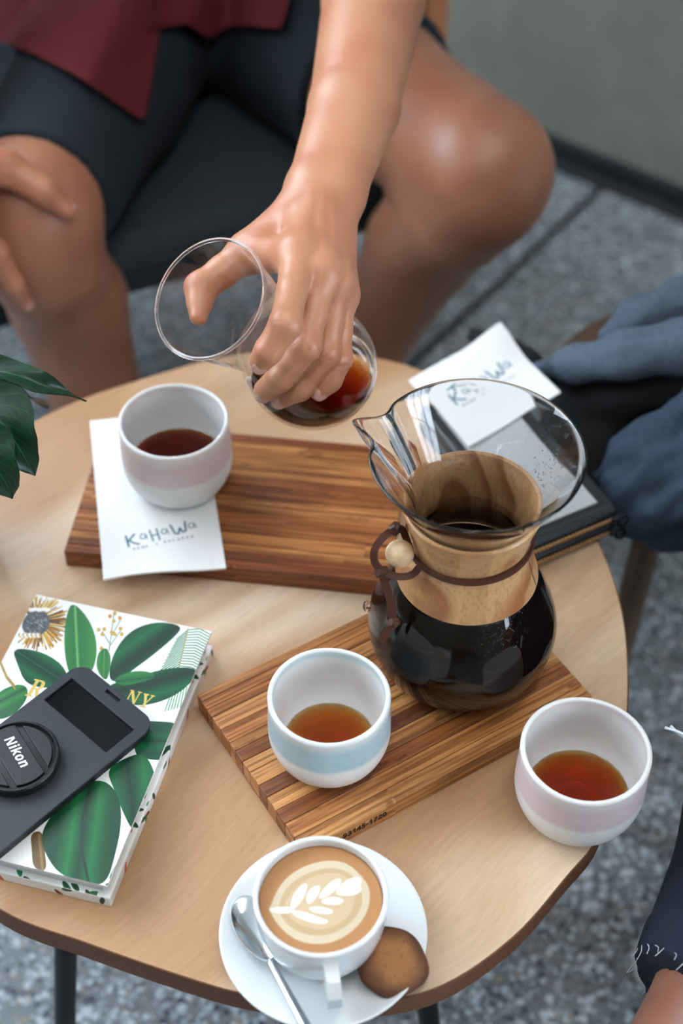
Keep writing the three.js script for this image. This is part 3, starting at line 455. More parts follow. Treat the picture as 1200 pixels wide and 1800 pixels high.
{
  const t = thing('teaspoon', 'polished steel teaspoon lying on the white saucer', 'spoon'), y0 = 0.0145;
  const a = P(424, 1582, y0 + .004), b = P(476, 1692, y0 + .003), c = P(540, 1808, y0 + .013), d = P(575, 1880, y0 + .022), st = phy({ color: 0xc8ccd0, metalness: 1, roughness: 0.16 });
  const ctr = a.clone().lerp(b, 0.46), ax = b.clone().sub(a), L = ax.length() * 0.52, ang = Math.atan2(ax.z, ax.x); t.position.copy(ctr); t.position.y = TABLE + y0;
  // bowl: shallow shell with thickness
  const pos = [], idx = [], nr = 14, na = 48; const shell = (off) => { const b0 = pos.length / 3; for (let i = 0; i <= nr; i++) for (let j = 0; j < na; j++) { const r = i / nr, th = j / na * Math.PI * 2, ex = Math.cos(th), w = 0.0118 * (1 + 0.16 * -ex); pos.push(r * ex * L, -0.0045 * (1 - r * r) + off + 0.003, r * Math.sin(th) * w); } return b0; };
  const s0 = shell(0.0009), s1 = shell(0); for (const [s, f] of [[s0, 0], [s1, 1]]) for (let i = 0; i < nr; i++) for (let j = 0; j < na; j++) { const p = s + i * na + j, q = s + i * na + (j + 1) % na, r = p + na, u = q + na; f ? idx.push(p, r, q, q, r, u) : idx.push(p, q, r, q, u, r); }
  for (let j = 0; j < na; j++) { const p = s0 + nr * na + j, q = s0 + nr * na + (j + 1) % na, r = s1 + nr * na + j, u = s1 + nr * na + (j + 1) % na; idx.push(p, q, r, q, u, r); }
  let g = new THREE.BufferGeometry(); g.setAttribute('position', new THREE.Float32BufferAttribute(pos, 3)); g.setIndex(idx); g.computeVertexNormals(); g.rotateY(-ang); part('bowl', g, st, t);
  const o = t.position, rel = (v) => v.clone().sub(o);
  const n0 = ctr.clone().addScaledVector(ax.clone().normalize(), L * 0.97); n0.y = TABLE + y0 + 0.0032;
  const hpts = [rel(n0), rel(b), rel(c), rel(d)], cc = catmull(hpts), seg = 40, hp = [], hi = [];
  for (let i = 0; i <= seg; i++) { const k = i / seg, p = cc.getPoint(k), tg = cc.getTangent(k), sd = V(-tg.z, 0, tg.x).normalize(), w = lerp(0.0021, 0.0042, sstep(0.25, 1, k)), h = lerp(0.0016, 0.0009, k); for (let j = 0; j < 10; j++) { const q = j / 10 * Math.PI * 2; hp.push(p.x + sd.x * Math.cos(q) * w, p.y + Math.sin(q) * h, p.z + sd.z * Math.cos(q) * w); } }
  for (let i = 0; i < seg; i++) for (let j = 0; j < 10; j++) { const p = i * 10 + j, q = i * 10 + (j + 1) % 10; hi.push(p, q, p + 10, q, q + 10, p + 10); } for (let j = 1; j < 9; j++) { hi.push(0, j + 1, j); const e = seg * 10; hi.push(e, e + j, e + j + 1); }
  g = new THREE.BufferGeometry(); g.setAttribute('position', new THREE.Float32BufferAttribute(hp, 3)); g.setIndex(hi); g.computeVertexNormals(); part('handle', g, st, t);
}
{
  const c = P(686, 1683, 0.022), R = 0.0218, g = new THREE.SphereGeometry(1, 64, 40), p = g.attributes.position, col = new Float32Array(p.count * 3);
  for (let i = 0; i < p.count; i++) {
    const x = p.getX(i), y = p.getY(i), z = p.getZ(i), a = Math.atan2(z, x), rr = Math.hypot(x, z), R2 = R * (1 + 0.035 * Math.sin(3 * a + 1) + 0.03 * Math.sin(5 * a) + 0.02 * vnoise(a * 4 + 9, 1, 71)), n = noise3(x * 3, y * 3, z * 3), f = noise3(x * 14, y * 14, z * 14), q = Math.pow(rr, 0.8) * Math.sign(1);
    p.setXYZ(i, x * R2, y * 0.0062 * (1 - 0.15 * rr * rr) + 0.0004 * (f - 0.5) + 0.0062, z * R2);
    // baked: dark brown rim, paler patch in the middle
    const k = clamp(sstep(0.35, 0.98, rr + 0.35 * (n - 0.5)) * 1.0), cc = mix3(lin(158, 106, 62), lin(80, 43, 20), k), sp = sstep(0.66, 0.75, noise3(x * 22, y * 22, z * 22)) * 0.45; col.set(mix3(cc, lin(84, 48, 24), sp), i * 3);
  }
  g.computeVertexNormals(); g.setAttribute('color', new THREE.BufferAttribute(col, 3)); const m = solo('biscuit', g, std({ vertexColors: true, roughness: 0.8 }), 'round brown biscuit on the saucer beside the cappuccino cup', 'biscuit'); m.position.set(c.x, TABLE + 0.0118, c.z); m.rotation.set(0.18, 0, -0.2);
}

// ---------------------------------------------------------------- book with botanical cover, phone in a flip case, lens cap
const BK = 0.0265, bTL = P(64, 1045, BK), bTR = P(372, 1110, BK), bBR = P(205, 1562, BK), be1 = bTR.clone().sub(bTL).setY(0), bw = be1.length(), e1n = be1.clone().normalize(), e2n = V(-e1n.z, 0, e1n.x), bh = bBR.clone().sub(bTR).dot(e2n);
{
  const toC = (px, py) => { const d = P(px, py, BK).sub(bTL); return [d.dot(e1n) / bw, d.dot(e2n) / bh]; };
  const z = (a, b) => toC(a / 3, 1020 + b / 3), Wc = 1024, Hc = Math.round(1024 * bh / bw);
  const cover = canvasTex(Wc, Hc, (q, w, h) => {
    q.fillStyle = 'rgb(240,240,238)'; q.fillRect(0, 0, w, h);
    const XY = ([u, v]) => [u * w, v * h];
    const path = (pts) => { const c = pts.map((p) => XY(z(...p))), n = c.length; q.beginPath(); for (let i = 0; i < n; i++) { const a = c[i], b = c[(i + 1) % n], m = [(a[0] + b[0]) / 2, (a[1] + b[1]) / 2]; i ? q.quadraticCurveTo(a[0], a[1], m[0], m[1]) : q.moveTo(m[0], m[1]); } const a = c[0], b = c[1]; q.quadraticCurveTo(a[0], a[1], (a[0] + b[0]) / 2, (a[1] + b[1]) / 2); };
    const line = (pts, col, lw) => { const c = pts.map((p) => XY(z(...p))); q.strokeStyle = col; q.lineWidth = lw; q.lineCap = 'round'; q.beginPath(); q.moveTo(...c[0]); for (let i = 1; i < c.length; i++) q.lineTo(...c[i]); q.stroke(); };
    // printed leaf: dark edge tone, brighter blade streaks, mid vein
    const leaf = (pts, vein, c0, c1, c2) => {
      q.save(); path(pts);
      const a = XY(z(...vein[0])), b = XY(z(...vein[1])), L = Math.hypot(b[0] - a[0], b[1] - a[1]), nx = -(b[1] - a[1]) / L, ny = (b[0] - a[0]) / L, m = [(a[0] + b[0]) / 2, (a[1] + b[1]) / 2], hw = L * 0.42;
      const gr = q.createLinearGradient(m[0] - nx * hw, m[1] - ny * hw, m[0] + nx * hw, m[1] + ny * hw); gr.addColorStop(0, c0); gr.addColorStop(0.28, c1); gr.addColorStop(0.47, c0); gr.addColorStop(0.5, c2); gr.addColorStop(0.53, c0); gr.addColorStop(0.72, c1); gr.addColorStop(1, c0); q.fillStyle = gr; q.fill(); q.clip();
      for (let k = 0; k < 130; k++) { const f = rnd(), o = (rnd() * 2 - 1) * hw, l = L * (0.06 + 0.1 * rnd()), x = a[0] + (b[0] - a[0]) * f + nx * o, y = a[1] + (b[1] - a[1]) * f + ny * o, dx = (b[0] - a[0]) / L * l + nx * l * 0.35 * Math.sign(o), dy = (b[1] - a[1]) / L * l + ny * l * 0.35 * Math.sign(o); q.globalAlpha = 0.28; q.strokeStyle = k % 2 ? c1 : c0; q.lineWidth = 2; q.beginPath(); q.moveTo(x, y); q.lineTo(x + dx, y + dy); q.stroke(); }
      q.globalAlpha = 1; line(vein, c2, 5); q.restore();
    };
    const dk = 'rgb(3,48,34)', md = 'rgb(12,98,56)', lt = 'rgb(48,126,54)';
    // dried sunflower
    for (let i = 0; i < 190; i++) { const a = rnd() * 6.28, r0 = 55, r1 = 90 + rnd() * 75; if (Math.cos(a) < -0.75) continue; line([[200 + Math.cos(a) * r0, 225 + Math.sin(a) * r0], [205 + Math.cos(a + 0.1) * r1, 225 + Math.sin(a + 0.1) * r1 * 0.9]], ['rgb(196,150,62)', 'rgb(150,98,34)', 'rgb(96,62,28)', 'rgb(222,192,120)'][i % 4], 8); }
    path([[130, 190], [190, 145], [255, 175], [268, 240], [215, 295], [150, 300], [110, 250]]); q.fillStyle = 'rgb(88,92,98)'; q.fill();
    for (let i = 0; i < 60; i++) { const a = rnd() * 6.28, r = rnd() * 60; line([[190 + Math.cos(a) * r, 225 + Math.sin(a) * r], [196 + Math.cos(a) * r, 231 + Math.sin(a) * r]], i % 2 ? 'rgb(52,56,62)' : 'rgb(146,148,150)', 6); }
    for (let i = 0; i < 16; i++) { const k = i / 16; path([[140 + k * 110, 160 + 8 * Math.sin(i)], [158 + k * 110, 138], [175 + k * 100, 165]]); q.fillStyle = 'rgb(236,236,232)'; q.fill(); path([[90 + k * 120, 290], [108 + k * 110, 270], [118 + k * 110, 312]]); q.fillStyle = i % 3 ? 'rgb(228,228,224)' : 'rgb(196,150,70)'; q.fill(); }
    leaf([[378, 108], [345, 200], [336, 330], [350, 450], [380, 520], [480, 500], [512, 400], [505, 290], [460, 190]], [[395, 130], [412, 480]], 'rgb(28,108,52)', lt, 'rgb(116,170,90)');
    leaf([[62, 362], [160, 362], [270, 400], [350, 470], [360, 560], [220, 570], [130, 540], [95, 450]], [[80, 370], [330, 530]], dk, md, 'rgb(24,86,60)');
    // yellow blossoms
    for (const [a, b, c, d] of [[575, 370, 600, 180], [575, 330, 540, 270], [590, 290, 640, 200], [580, 345, 640, 260]]) line([[a, b], [c, d]], 'rgb(40,100,70)', 4);
    for (const [x, y, k] of [[580, 190, 1], [605, 175, 0], [632, 200, 1], [600, 215, 0], [520, 262, 0], [550, 258, 0], [540, 285, 0], [588, 275, 0], [605, 285, 0], [636, 255, 0], [642, 285, 0], [535, 360, 0]]) { path([[x - 14, y], [x, y - 16], [x + 14, y], [x, y + 15]]); q.fillStyle = k ? 'rgb(206,132,60)' : 'rgb(196,160,74)'; q.fill(); }
    leaf([[505, 470], [515, 380], [560, 350], [585, 400], [580, 470], [560, 540]], [[550, 370], [545, 500]], 'rgb(34,104,50)', lt, 'rgb(80,150,70)');
    leaf([[570, 520], [590, 400], [660, 290], [750, 235], [860, 218], [965, 242], [920, 300], [800, 400], [690, 480], [620, 540]], [[600, 490], [940, 245]], dk, md, 'rgb(10,50,36)');
    // palm frond stripes
    for (let i = 0; i < 15; i++) { const k = i / 14, sx = lerp(990, 946, k), sy = lerp(262, 452, k); line([[sx, sy], [sx - 60 - 70 * k, sy + 30 + 34 * k + 20]], 'rgb(24,118,64)', 6); line([[sx, sy], [sx + 62, sy - 6 + 12 * k], [sx + 130, sy + 30 + 12 * k]], 'rgb(24,118,64)', 6); }
    line([[992, 252], [944, 458]], 'rgb(170,150,90)', 6);
    for (let i = 0; i < 9; i++) line([[900 + i * 14, 600 - i * 6], [870 + i * 16, 690 - i * 4]], 'rgb(60,150,90)', 5);
    leaf([[560, 560], [640, 530], [780, 490], [900, 460], [1042, 460], [1020, 530], [930, 605], [820, 650], [720, 662], [620, 640]], [[620, 590], [1020, 478]], dk, md, 'rgb(8,44,32)');
    leaf([[590, 525], [680, 480], [780, 478], [832, 510], [740, 540], [640, 560]], [[600, 535], [820, 510]], 'rgb(22,100,52)', lt, 'rgb(14,70,40)');
    leaf([[-30, 600], [80, 545], [150, 560], [140, 640], [60, 720], [-30, 740]], [[0, 640], [130, 570]], 'rgb(20,92,44)', lt, 'rgb(16,70,40)');
    for (const o of [0, 8, -7]) line([[5, 440 + o], [35, 510 + o], [80, 565 + o]], o ? 'rgb(170,140,80)' : 'rgb(70,54,32)', 8);
    leaf([[720, 740], [850, 745], [940, 752], [905, 860], [868, 950], [780, 945], [700, 920]], [[730, 845], [910, 850]], 'rgb(8,72,48)', md, 'rgb(10,50,36)');
    leaf([[560, 1000], [650, 940], [760, 905], [822, 1020], [806, 1140], [765, 1250], [708, 1340], [650, 1230], [600, 1100]], [[670, 950], [712, 1320]], 'rgb(4,58,38)', 'rgb(12,102,52)', 'rgb(4,44,34)');
    q.save(); path([[160, 1330], [225, 1320], [235, 1420], [250, 1540], [172, 1520], [168, 1420]]); q.fillStyle = 'rgb(104,78,44)'; q.fill(); q.restore(); line([[205, 1340], [225, 1530]], 'rgb(140,112,60)', 12);
    leaf([[500, 1050], [580, 1070], [635, 1160], [640, 1290], [610, 1440], [560, 1610], [440, 1600], [310, 1550], [235, 1440], [212, 1330], [300, 1200], [420, 1100]], [[480, 1060], [440, 1330], [470, 1600]].slice(0, 2), 'rgb(4,62,36)', 'rgb(14,108,52)', 'rgb(4,46,34)');
    line([[480, 1060], [435, 1250], [430, 1420], [470, 1610]], 'rgb(5,46,34)', 14);
    for (let i = 0; i < 5; i++) { path([[560 + i * 16, 1590 - i * 26], [620 + i * 8, 1480 - i * 4], [655, 1470], [630 - i * 6, 1560 + i * 4]]); q.fillStyle = i % 2 ? 'rgb(236,236,234)' : 'rgb(20,110,84)'; q.fill(); }
    path([[550, 1600], [620, 1580], [612, 1622], [560, 1612]]); q.fillStyle = 'rgb(16,104,72)'; q.fill();
    // gold title
    const rot = 0, put = (s, x, y, px) => { const [u, v] = XY(z(x, y)); q.save(); q.translate(u, v); q.transform(1, 0, -0.08, 1, 0, 0); q.scale(0.72, 1); q.font = `bold ${px}px serif`; q.fillStyle = 'rgb(222,190,98)'; q.fillText(s, 0, 0); q.restore(); };
    put('R', 128, 606, 160); put('O', 226, 626, 160); put('N', 648, 644, 124); put('Y', 722, 664, 124);
  });
  const t = thing('book', 'white hardback book printed with green leaves and gold lettering', 'book'); t.position.copy(bTL).setY(TABLE); t.quaternion.setFromRotationMatrix(new THREE.Matrix4().makeBasis(e1n, V(0, 1, 0), e2n));
  const wc = std({ color: 0xeeeeea, roughness: 0.45 }), cm = phy({ map: cover, roughness: 0.33, clearcoat: 0.25, clearcoatRoughness: 0.25 });
  const ct = 0.0026, top = new THREE.BoxGeometry(bw, ct, bh, 1, 1, 1); top.translate(bw / 2, BK - ct / 2, bh / 2); part('front_cover', top, [wc, wc, cm, wc, wc, wc], t, 'white cover with printed green leaves');
  const edgeT = tex(16, 256, (x, y) => 0.80 + 0.16 * vnoise(x / 9, y / 1.5, 81)), pg = new THREE.BoxGeometry(bw - 0.008, BK - ct - 0.0105, bh - 0.009); pg.translate((bw - 0.008) / 2 + 0.002, 0.0105 + (BK - ct - 0.0105) / 2, bh / 2); boxUV(pg, 40); part('page_block', pg, std({ map: edgeT, roughness: 0.9 }), t, 'white paper pages');
  const bt = new RoundedBoxGeometry(bw, 0.0105, bh, 2, 0.0012); bt.translate(bw / 2, 0.00525, bh / 2); boxUV(bt, 8);
  const fl = canvasTex(512, 512, (q) => { q.fillStyle = 'rgb(238,238,235)'; q.fillRect(0, 0, 512, 512); for (let i = 0; i < 80; i++) { q.save(); q.translate(rnd() * 512, rnd() * 512); q.rotate(rnd() * 6.3); q.fillStyle = ['rgb(16,84,54)', 'rgb(30,120,74)', 'rgb(8,60,44)', 'rgb(196,84,48)', 'rgb(120,54,36)'][Math.floor(rnd() * 5)]; q.beginPath(); q.ellipse(0, 0, 26 * rnd() + 8, 7, 0, 0, 6.3); q.fill(); q.restore(); } }); fl.wrapS = fl.wrapT = THREE.RepeatWrapping;
  part('back_cover', bt, std({ map: fl, roughness: 0.5 }), t, 'white lower cover with small printed leaves');
  const sp = new THREE.BoxGeometry(0.0025, BK - 0.004, bh); sp.translate(0.00125, (BK - 0.004) / 2 + 0.001, bh / 2); part('spine', sp, wc, t);
}
const PH = 0.0085;
{
  const y = BK + PH, A = P(143, 1163, y), B = P(276, 1272, y), wv = B.clone().sub(A).setY(0), w = wv.length(), e1 = wv.clone().normalize(), e2 = V(-e1.z, 0, e1.x), L = 0.148;
  const t = thing('smartphone', 'smartphone in a dark navy flip case with a window, lying on the book', 'phone'); t.position.copy(A).setY(TABLE + BK + 0.0002); t.quaternion.setFromRotationMatrix(new THREE.Matrix4().makeBasis(e1, V(0, 1, 0), e2));
  const rr = (x0, z0, x1, z1, r) => { const s = new THREE.Shape(); s.moveTo(x0 + r, z0); s.lineTo(x1 - r, z0); s.absarc(x1 - r, z0 + r, r, -Math.PI / 2, 0); s.lineTo(x1, z1 - r); s.absarc(x1 - r, z1 - r, r, 0, Math.PI / 2); s.lineTo(x0 + r, z1); s.absarc(x0 + r, z1 - r, r, Math.PI / 2, Math.PI); s.lineTo(x0, z0 + r); s.absarc(x0 + r, z0 + r, r, Math.PI, Math.PI * 1.5); return s; };
  const flat = (s, y0, dep, bv) => { const g = new THREE.ExtrudeGeometry(s, { depth: dep, bevelEnabled: bv > 0, bevelThickness: bv, bevelSize: bv, bevelOffset: -bv, bevelSegments: 3, curveSegments: 10 }); g.rotateX(Math.PI / 2); g.translate(0, y0 + dep + bv, 0); return g; };
  const caseT = tex(256, 256, (x, y2) => 0.8 + 0.2 * vnoise(x / 1.6, y2 / 1.6, 91)), navy = std({ color: 0x2b2f38, roughness: 0.5, map: caseT }), blk = std({ color: 0x0c0f12, roughness: 0.5 });
  part('phone_body', flat(rr(0.001, 0.001, w - 0.001, L - 0.001, 0.011), 0, 0.0046, 0.0007), blk, t);
  // lid with a window and a speaker slot cut through
  const lid = rr(0, 0, w, L, 0.0115), loc = (px, py) => { const d = P(px, py, y).sub(A); return [d.dot(e1), d.dot(e2)]; };
  const w0 = loc(126, 1192), w1 = loc(233, 1285), w2 = loc(80, 1232), x0 = w0[0], x1 = w1[0], z0 = w0[1], z1 = w2[1];
  const hole = new THREE.Path(); hole.moveTo(x0, z0); hole.lineTo(x0, z1); hole.lineTo(x1, z1); hole.lineTo(x1, z0); hole.closePath(); lid.holes.push(hole);
  const sl = loc(198, 1223), h2 = new THREE.Path(); const sx = sl[0] - 0.0068, sx1 = sl[0] + 0.0068, sz = sl[1] - 0.0013, sz1 = sl[1] + 0.0013; h2.moveTo(sx, sz); h2.lineTo(sx, sz1); h2.lineTo(sx1, sz1); h2.lineTo(sx1, sz); h2.closePath(); lid.holes.push(h2);
  const lg = new THREE.ExtrudeGeometry(lid, { depth: 0.0012, bevelEnabled: true, bevelThickness: 0.0005, bevelSize: 0.0005, bevelOffset: -0.0005, bevelSegments: 2, curveSegments: 10 }); lg.rotateX(Math.PI / 2); lg.translate(0, PH - 0.0003, 0); const uv = lg.attributes.uv; for (let i = 0; i < uv.count; i++) uv.setXY(i, uv.getX(i) * 30, uv.getY(i) * 30);
  part('case_lid', lg, navy, t, 'dark navy case lid');
  const gl = new THREE.BoxGeometry(x1 - x0 + 0.001, 0.0006, z1 - z0 + 0.001); gl.translate((x0 + x1) / 2, 0.0068, (z0 + z1) / 2); part('window_glass', gl, phy({ color: 0x040506, roughness: 0.25, specularIntensity: 0.4 }), t, 'black glossy window');
  // lens cap resting on the case
  const cc = P(28, 1327, y + 0.008), c = thing('lens_cap', 'round black lens cap with white lettering resting on the phone case', 'lens cap'); c.position.set(cc.x, TABLE + BK + PH + 0.0006, cc.z);
  const bk = std({ color: 0x121417, roughness: 0.42 }), R = 0.0282;
  part('rim', (() => { const g = lathe([[0.0001, 0], [R - 0.001, 0], [R, 0.001], [R, 0.0062], [R - 0.0008, 0.0072], [R - 0.0022, 0.0075], [R - 0.003, 0.0066], [R - 0.0034, 0.0052], [0.0001, 0.0052]], 96); return toCreasedNormals(g, 0.5); })(), bk, c);
  const td = P(44, 1352, y + 0.008).sub(P(14, 1303, y + 0.008)).setY(0).normalize(), tn = V(-td.z, 0, td.x);            // lettering direction and its "down"
  const q = new THREE.Quaternion().setFromRotationMatrix(new THREE.Matrix4().makeBasis(td, V(0, 1, 0), tn));
  const seg = (a0, a1, r) => { const s = new THREE.Shape(); s.absarc(0, 0, r, a0, a1, false); s.closePath(); return s; };
  const mid = new THREE.Shape(); { const r = R - 0.0042, a = 0.42; mid.absarc(0, 0, r, -a, a, false); mid.absarc(0, 0, r, Math.PI - a, Math.PI + a, false); mid.closePath(); }
  const md2 = new THREE.ExtrudeGeometry(mid, { depth: 0.0012, bevelEnabled: true, bevelThickness: 0.0005, bevelSize: 0.0005, bevelOffset: -0.0005, bevelSegments: 2 }); md2.rotateX(Math.PI / 2); md2.translate(0, 0.0072, 0); md2.applyQuaternion(q); part('centre_panel', md2, bk, c);
  for (const s of [-1, 1]) { const sg = new THREE.ExtrudeGeometry(seg(0.62, Math.PI - 0.62, R - 0.0045), { depth: 0.001, bevelEnabled: true, bevelThickness: 0.0006, bevelSize: 0.0006, bevelOffset: -0.0006, bevelSegments: 2 }); if (s < 0) sg.rotateZ(Math.PI); sg.rotateX(Math.PI / 2); sg.translate(0, 0.0066, 0); sg.applyQuaternion(q); part('pinch_grip', sg, bk, c); }
  const font = await new FontLoader().loadAsync('fonts/droid/droid_sans_bold.typeface.json');
  const tg = new TextGeometry('Nikon', { font, size: 0.0068, depth: 0.0002, curveSegments: 6, bevelEnabled: false }); tg.computeBoundingBox(); const bb = tg.boundingBox; tg.translate(-(bb.min.x + bb.max.x) / 2, -(bb.min.y + bb.max.y) / 2, 0); tg.applyMatrix4(new THREE.Matrix4().set(1, 0.14, 0, 0, 0, 1, 0, 0, 0, 0, 1, 0, 0, 0, 0, 1)); tg.rotateX(-Math.PI / 2); tg.applyQuaternion(q); const tq = P(31, 1322, y + 0.008).sub(c.position); tg.translate(tq.x, 0.00768, tq.z); part('lettering', tg, std({ color: 0xf2f2f2, roughness: 0.5 }), c, 'white raised lettering');
  // stamped number on the edge of the light board
  const bd = scene.getObjectByName('serving_board'), sg2 = new TextGeometry('93145-1720', { font, size: 0.0052, depth: 0.00025, curveSegments: 4, bevelEnabled: false }); const bp = bd.children[bd.children.length - 1]; const lx = P(592, 1462, 0.005).sub(bd.position).dot(V(1, 0, 0).applyQuaternion(bd.quaternion));
  sg2.scale(0.9, 1, 1); const zz = P(346, 1222, BH).distanceTo(P(530, 1498, BH)); sg2.translate(lx, 0.0062, zz - 0.0001); part('stamped_number', sg2, std({ color: 0x2a160a, roughness: 0.9 }), bd, 'dark stamped number on the board edge');
}

// ---------------------------------------------------------------- zipped pouch
{
  const B = P(930, 960, POUCH), C = P(1092, 893, POUCH), e1 = C.clone().sub(B).setY(0), w = e1.length(), n1 = e1.clone().normalize(), n2 = V(n1.z, 0, -n1.x), L = 0.172;   // n2 points away
  const t = thing('zip_pouch', 'black leather double-zip pouch with a pale grey top panel', 'pouch'); t.position.copy(B).setY(TABLE); t.quaternion.setFromRotationMatrix(new THREE.Matrix4().makeBasis(n1, V(0, 1, 0), n2.clone().negate()));
  const lt = tex(256, 256, (x, y) => 0.90 + 0.10 * vnoise(x / 2, y / 2, 95)), lea = std({ color: 0x15181b, roughness: 0.42, bumpMap: lt, bumpScale: 0.0003 }), gry = std({ color: 0xb4b7b8, roughness: 0.9, map: lt }), brass = std({ color: 0xd2a874, metalness: 0.5, roughness: 0.45 });
  for (const [y0, th] of [[0.0008, 0.0128], [0.0148, 0.0150]]) { const g = new RoundedBoxGeometry(w, th, L, 4, 0.0055); g.translate(w / 2, y0 + th / 2, -L / 2); boxUV(g, 8); part('leather_body', g, lea, t); }
  const pn = new RoundedBoxGeometry(w - 0.024, 0.0016, L - 0.026, 2, 0.0007); pn.translate(w / 2 - 0.001, 0.0302, -L / 2); boxUV(pn, 10); part('top_panel', pn, gry, t, 'pale grey suede top panel');
  const st = []; for (let i = 0; i < 46; i++) { const g = new THREE.BoxGeometry(0.0011, 0.0003, 0.0004); g.translate(0.006 + i * (w - 0.012) / 45, 0.02995, -0.007); st.push(g); } for (let i = 0; i < 60; i++) { const g = new THREE.BoxGeometry(0.0004, 0.0003, 0.0014); g.translate(w - 0.006, 0.02995, -0.01 - i * (L - 0.02) / 59); st.push(g); } const stm = part('stitching', mergeGeometries(st), std({ color: 0x55585a, roughness: 0.9 }), t); stm.userData.kind = 'stuff';
  for (const yz of [0.0075, 0.0222]) {
    const tape = new THREE.BoxGeometry(w - 0.004, 0.0044, 0.0008); tape.translate(w / 2, yz, 0.0002); part('zip_tape', tape, std({ color: 0x0c0e10, roughness: 0.9 }), t);
    const ts = []; const n = Math.floor((w - 0.006) / 0.0017); for (let i = 0; i < n; i++) { const g = new THREE.BoxGeometry(0.0011, 0.0030, 0.0018); g.translate(0.003 + i * 0.0017, yz + (i % 2 ? 0.0004 : -0.0004), 0.0010); ts.push(g); }
    const tm = part('zip_teeth', mergeGeometries(ts), brass, t, 'brass zip teeth'); tm.userData.kind = 'stuff';
    const px = w - 0.004, sl = new RoundedBoxGeometry(0.0085, 0.006, 0.004, 2, 0.0015); sl.translate(px - 0.001, yz + 0.0005, 0.0022); const s = part('zip_slider', sl, std({ color: 0x3a3e42, metalness: 0.9, roughness: 0.3 }), t);
    const pu = new THREE.TorusGeometry(0.0042, 0.0013, 8, 24); pu.scale(1, 1.35, 1); pu.rotateZ(0.5); pu.translate(px + 0.0045, yz - 0.0035, 0.0035); part('zip_pull', pu, std({ color: 0x202326, metalness: 0.6, roughness: 0.35 }), s, 'dark metal pull ring');
  }
}

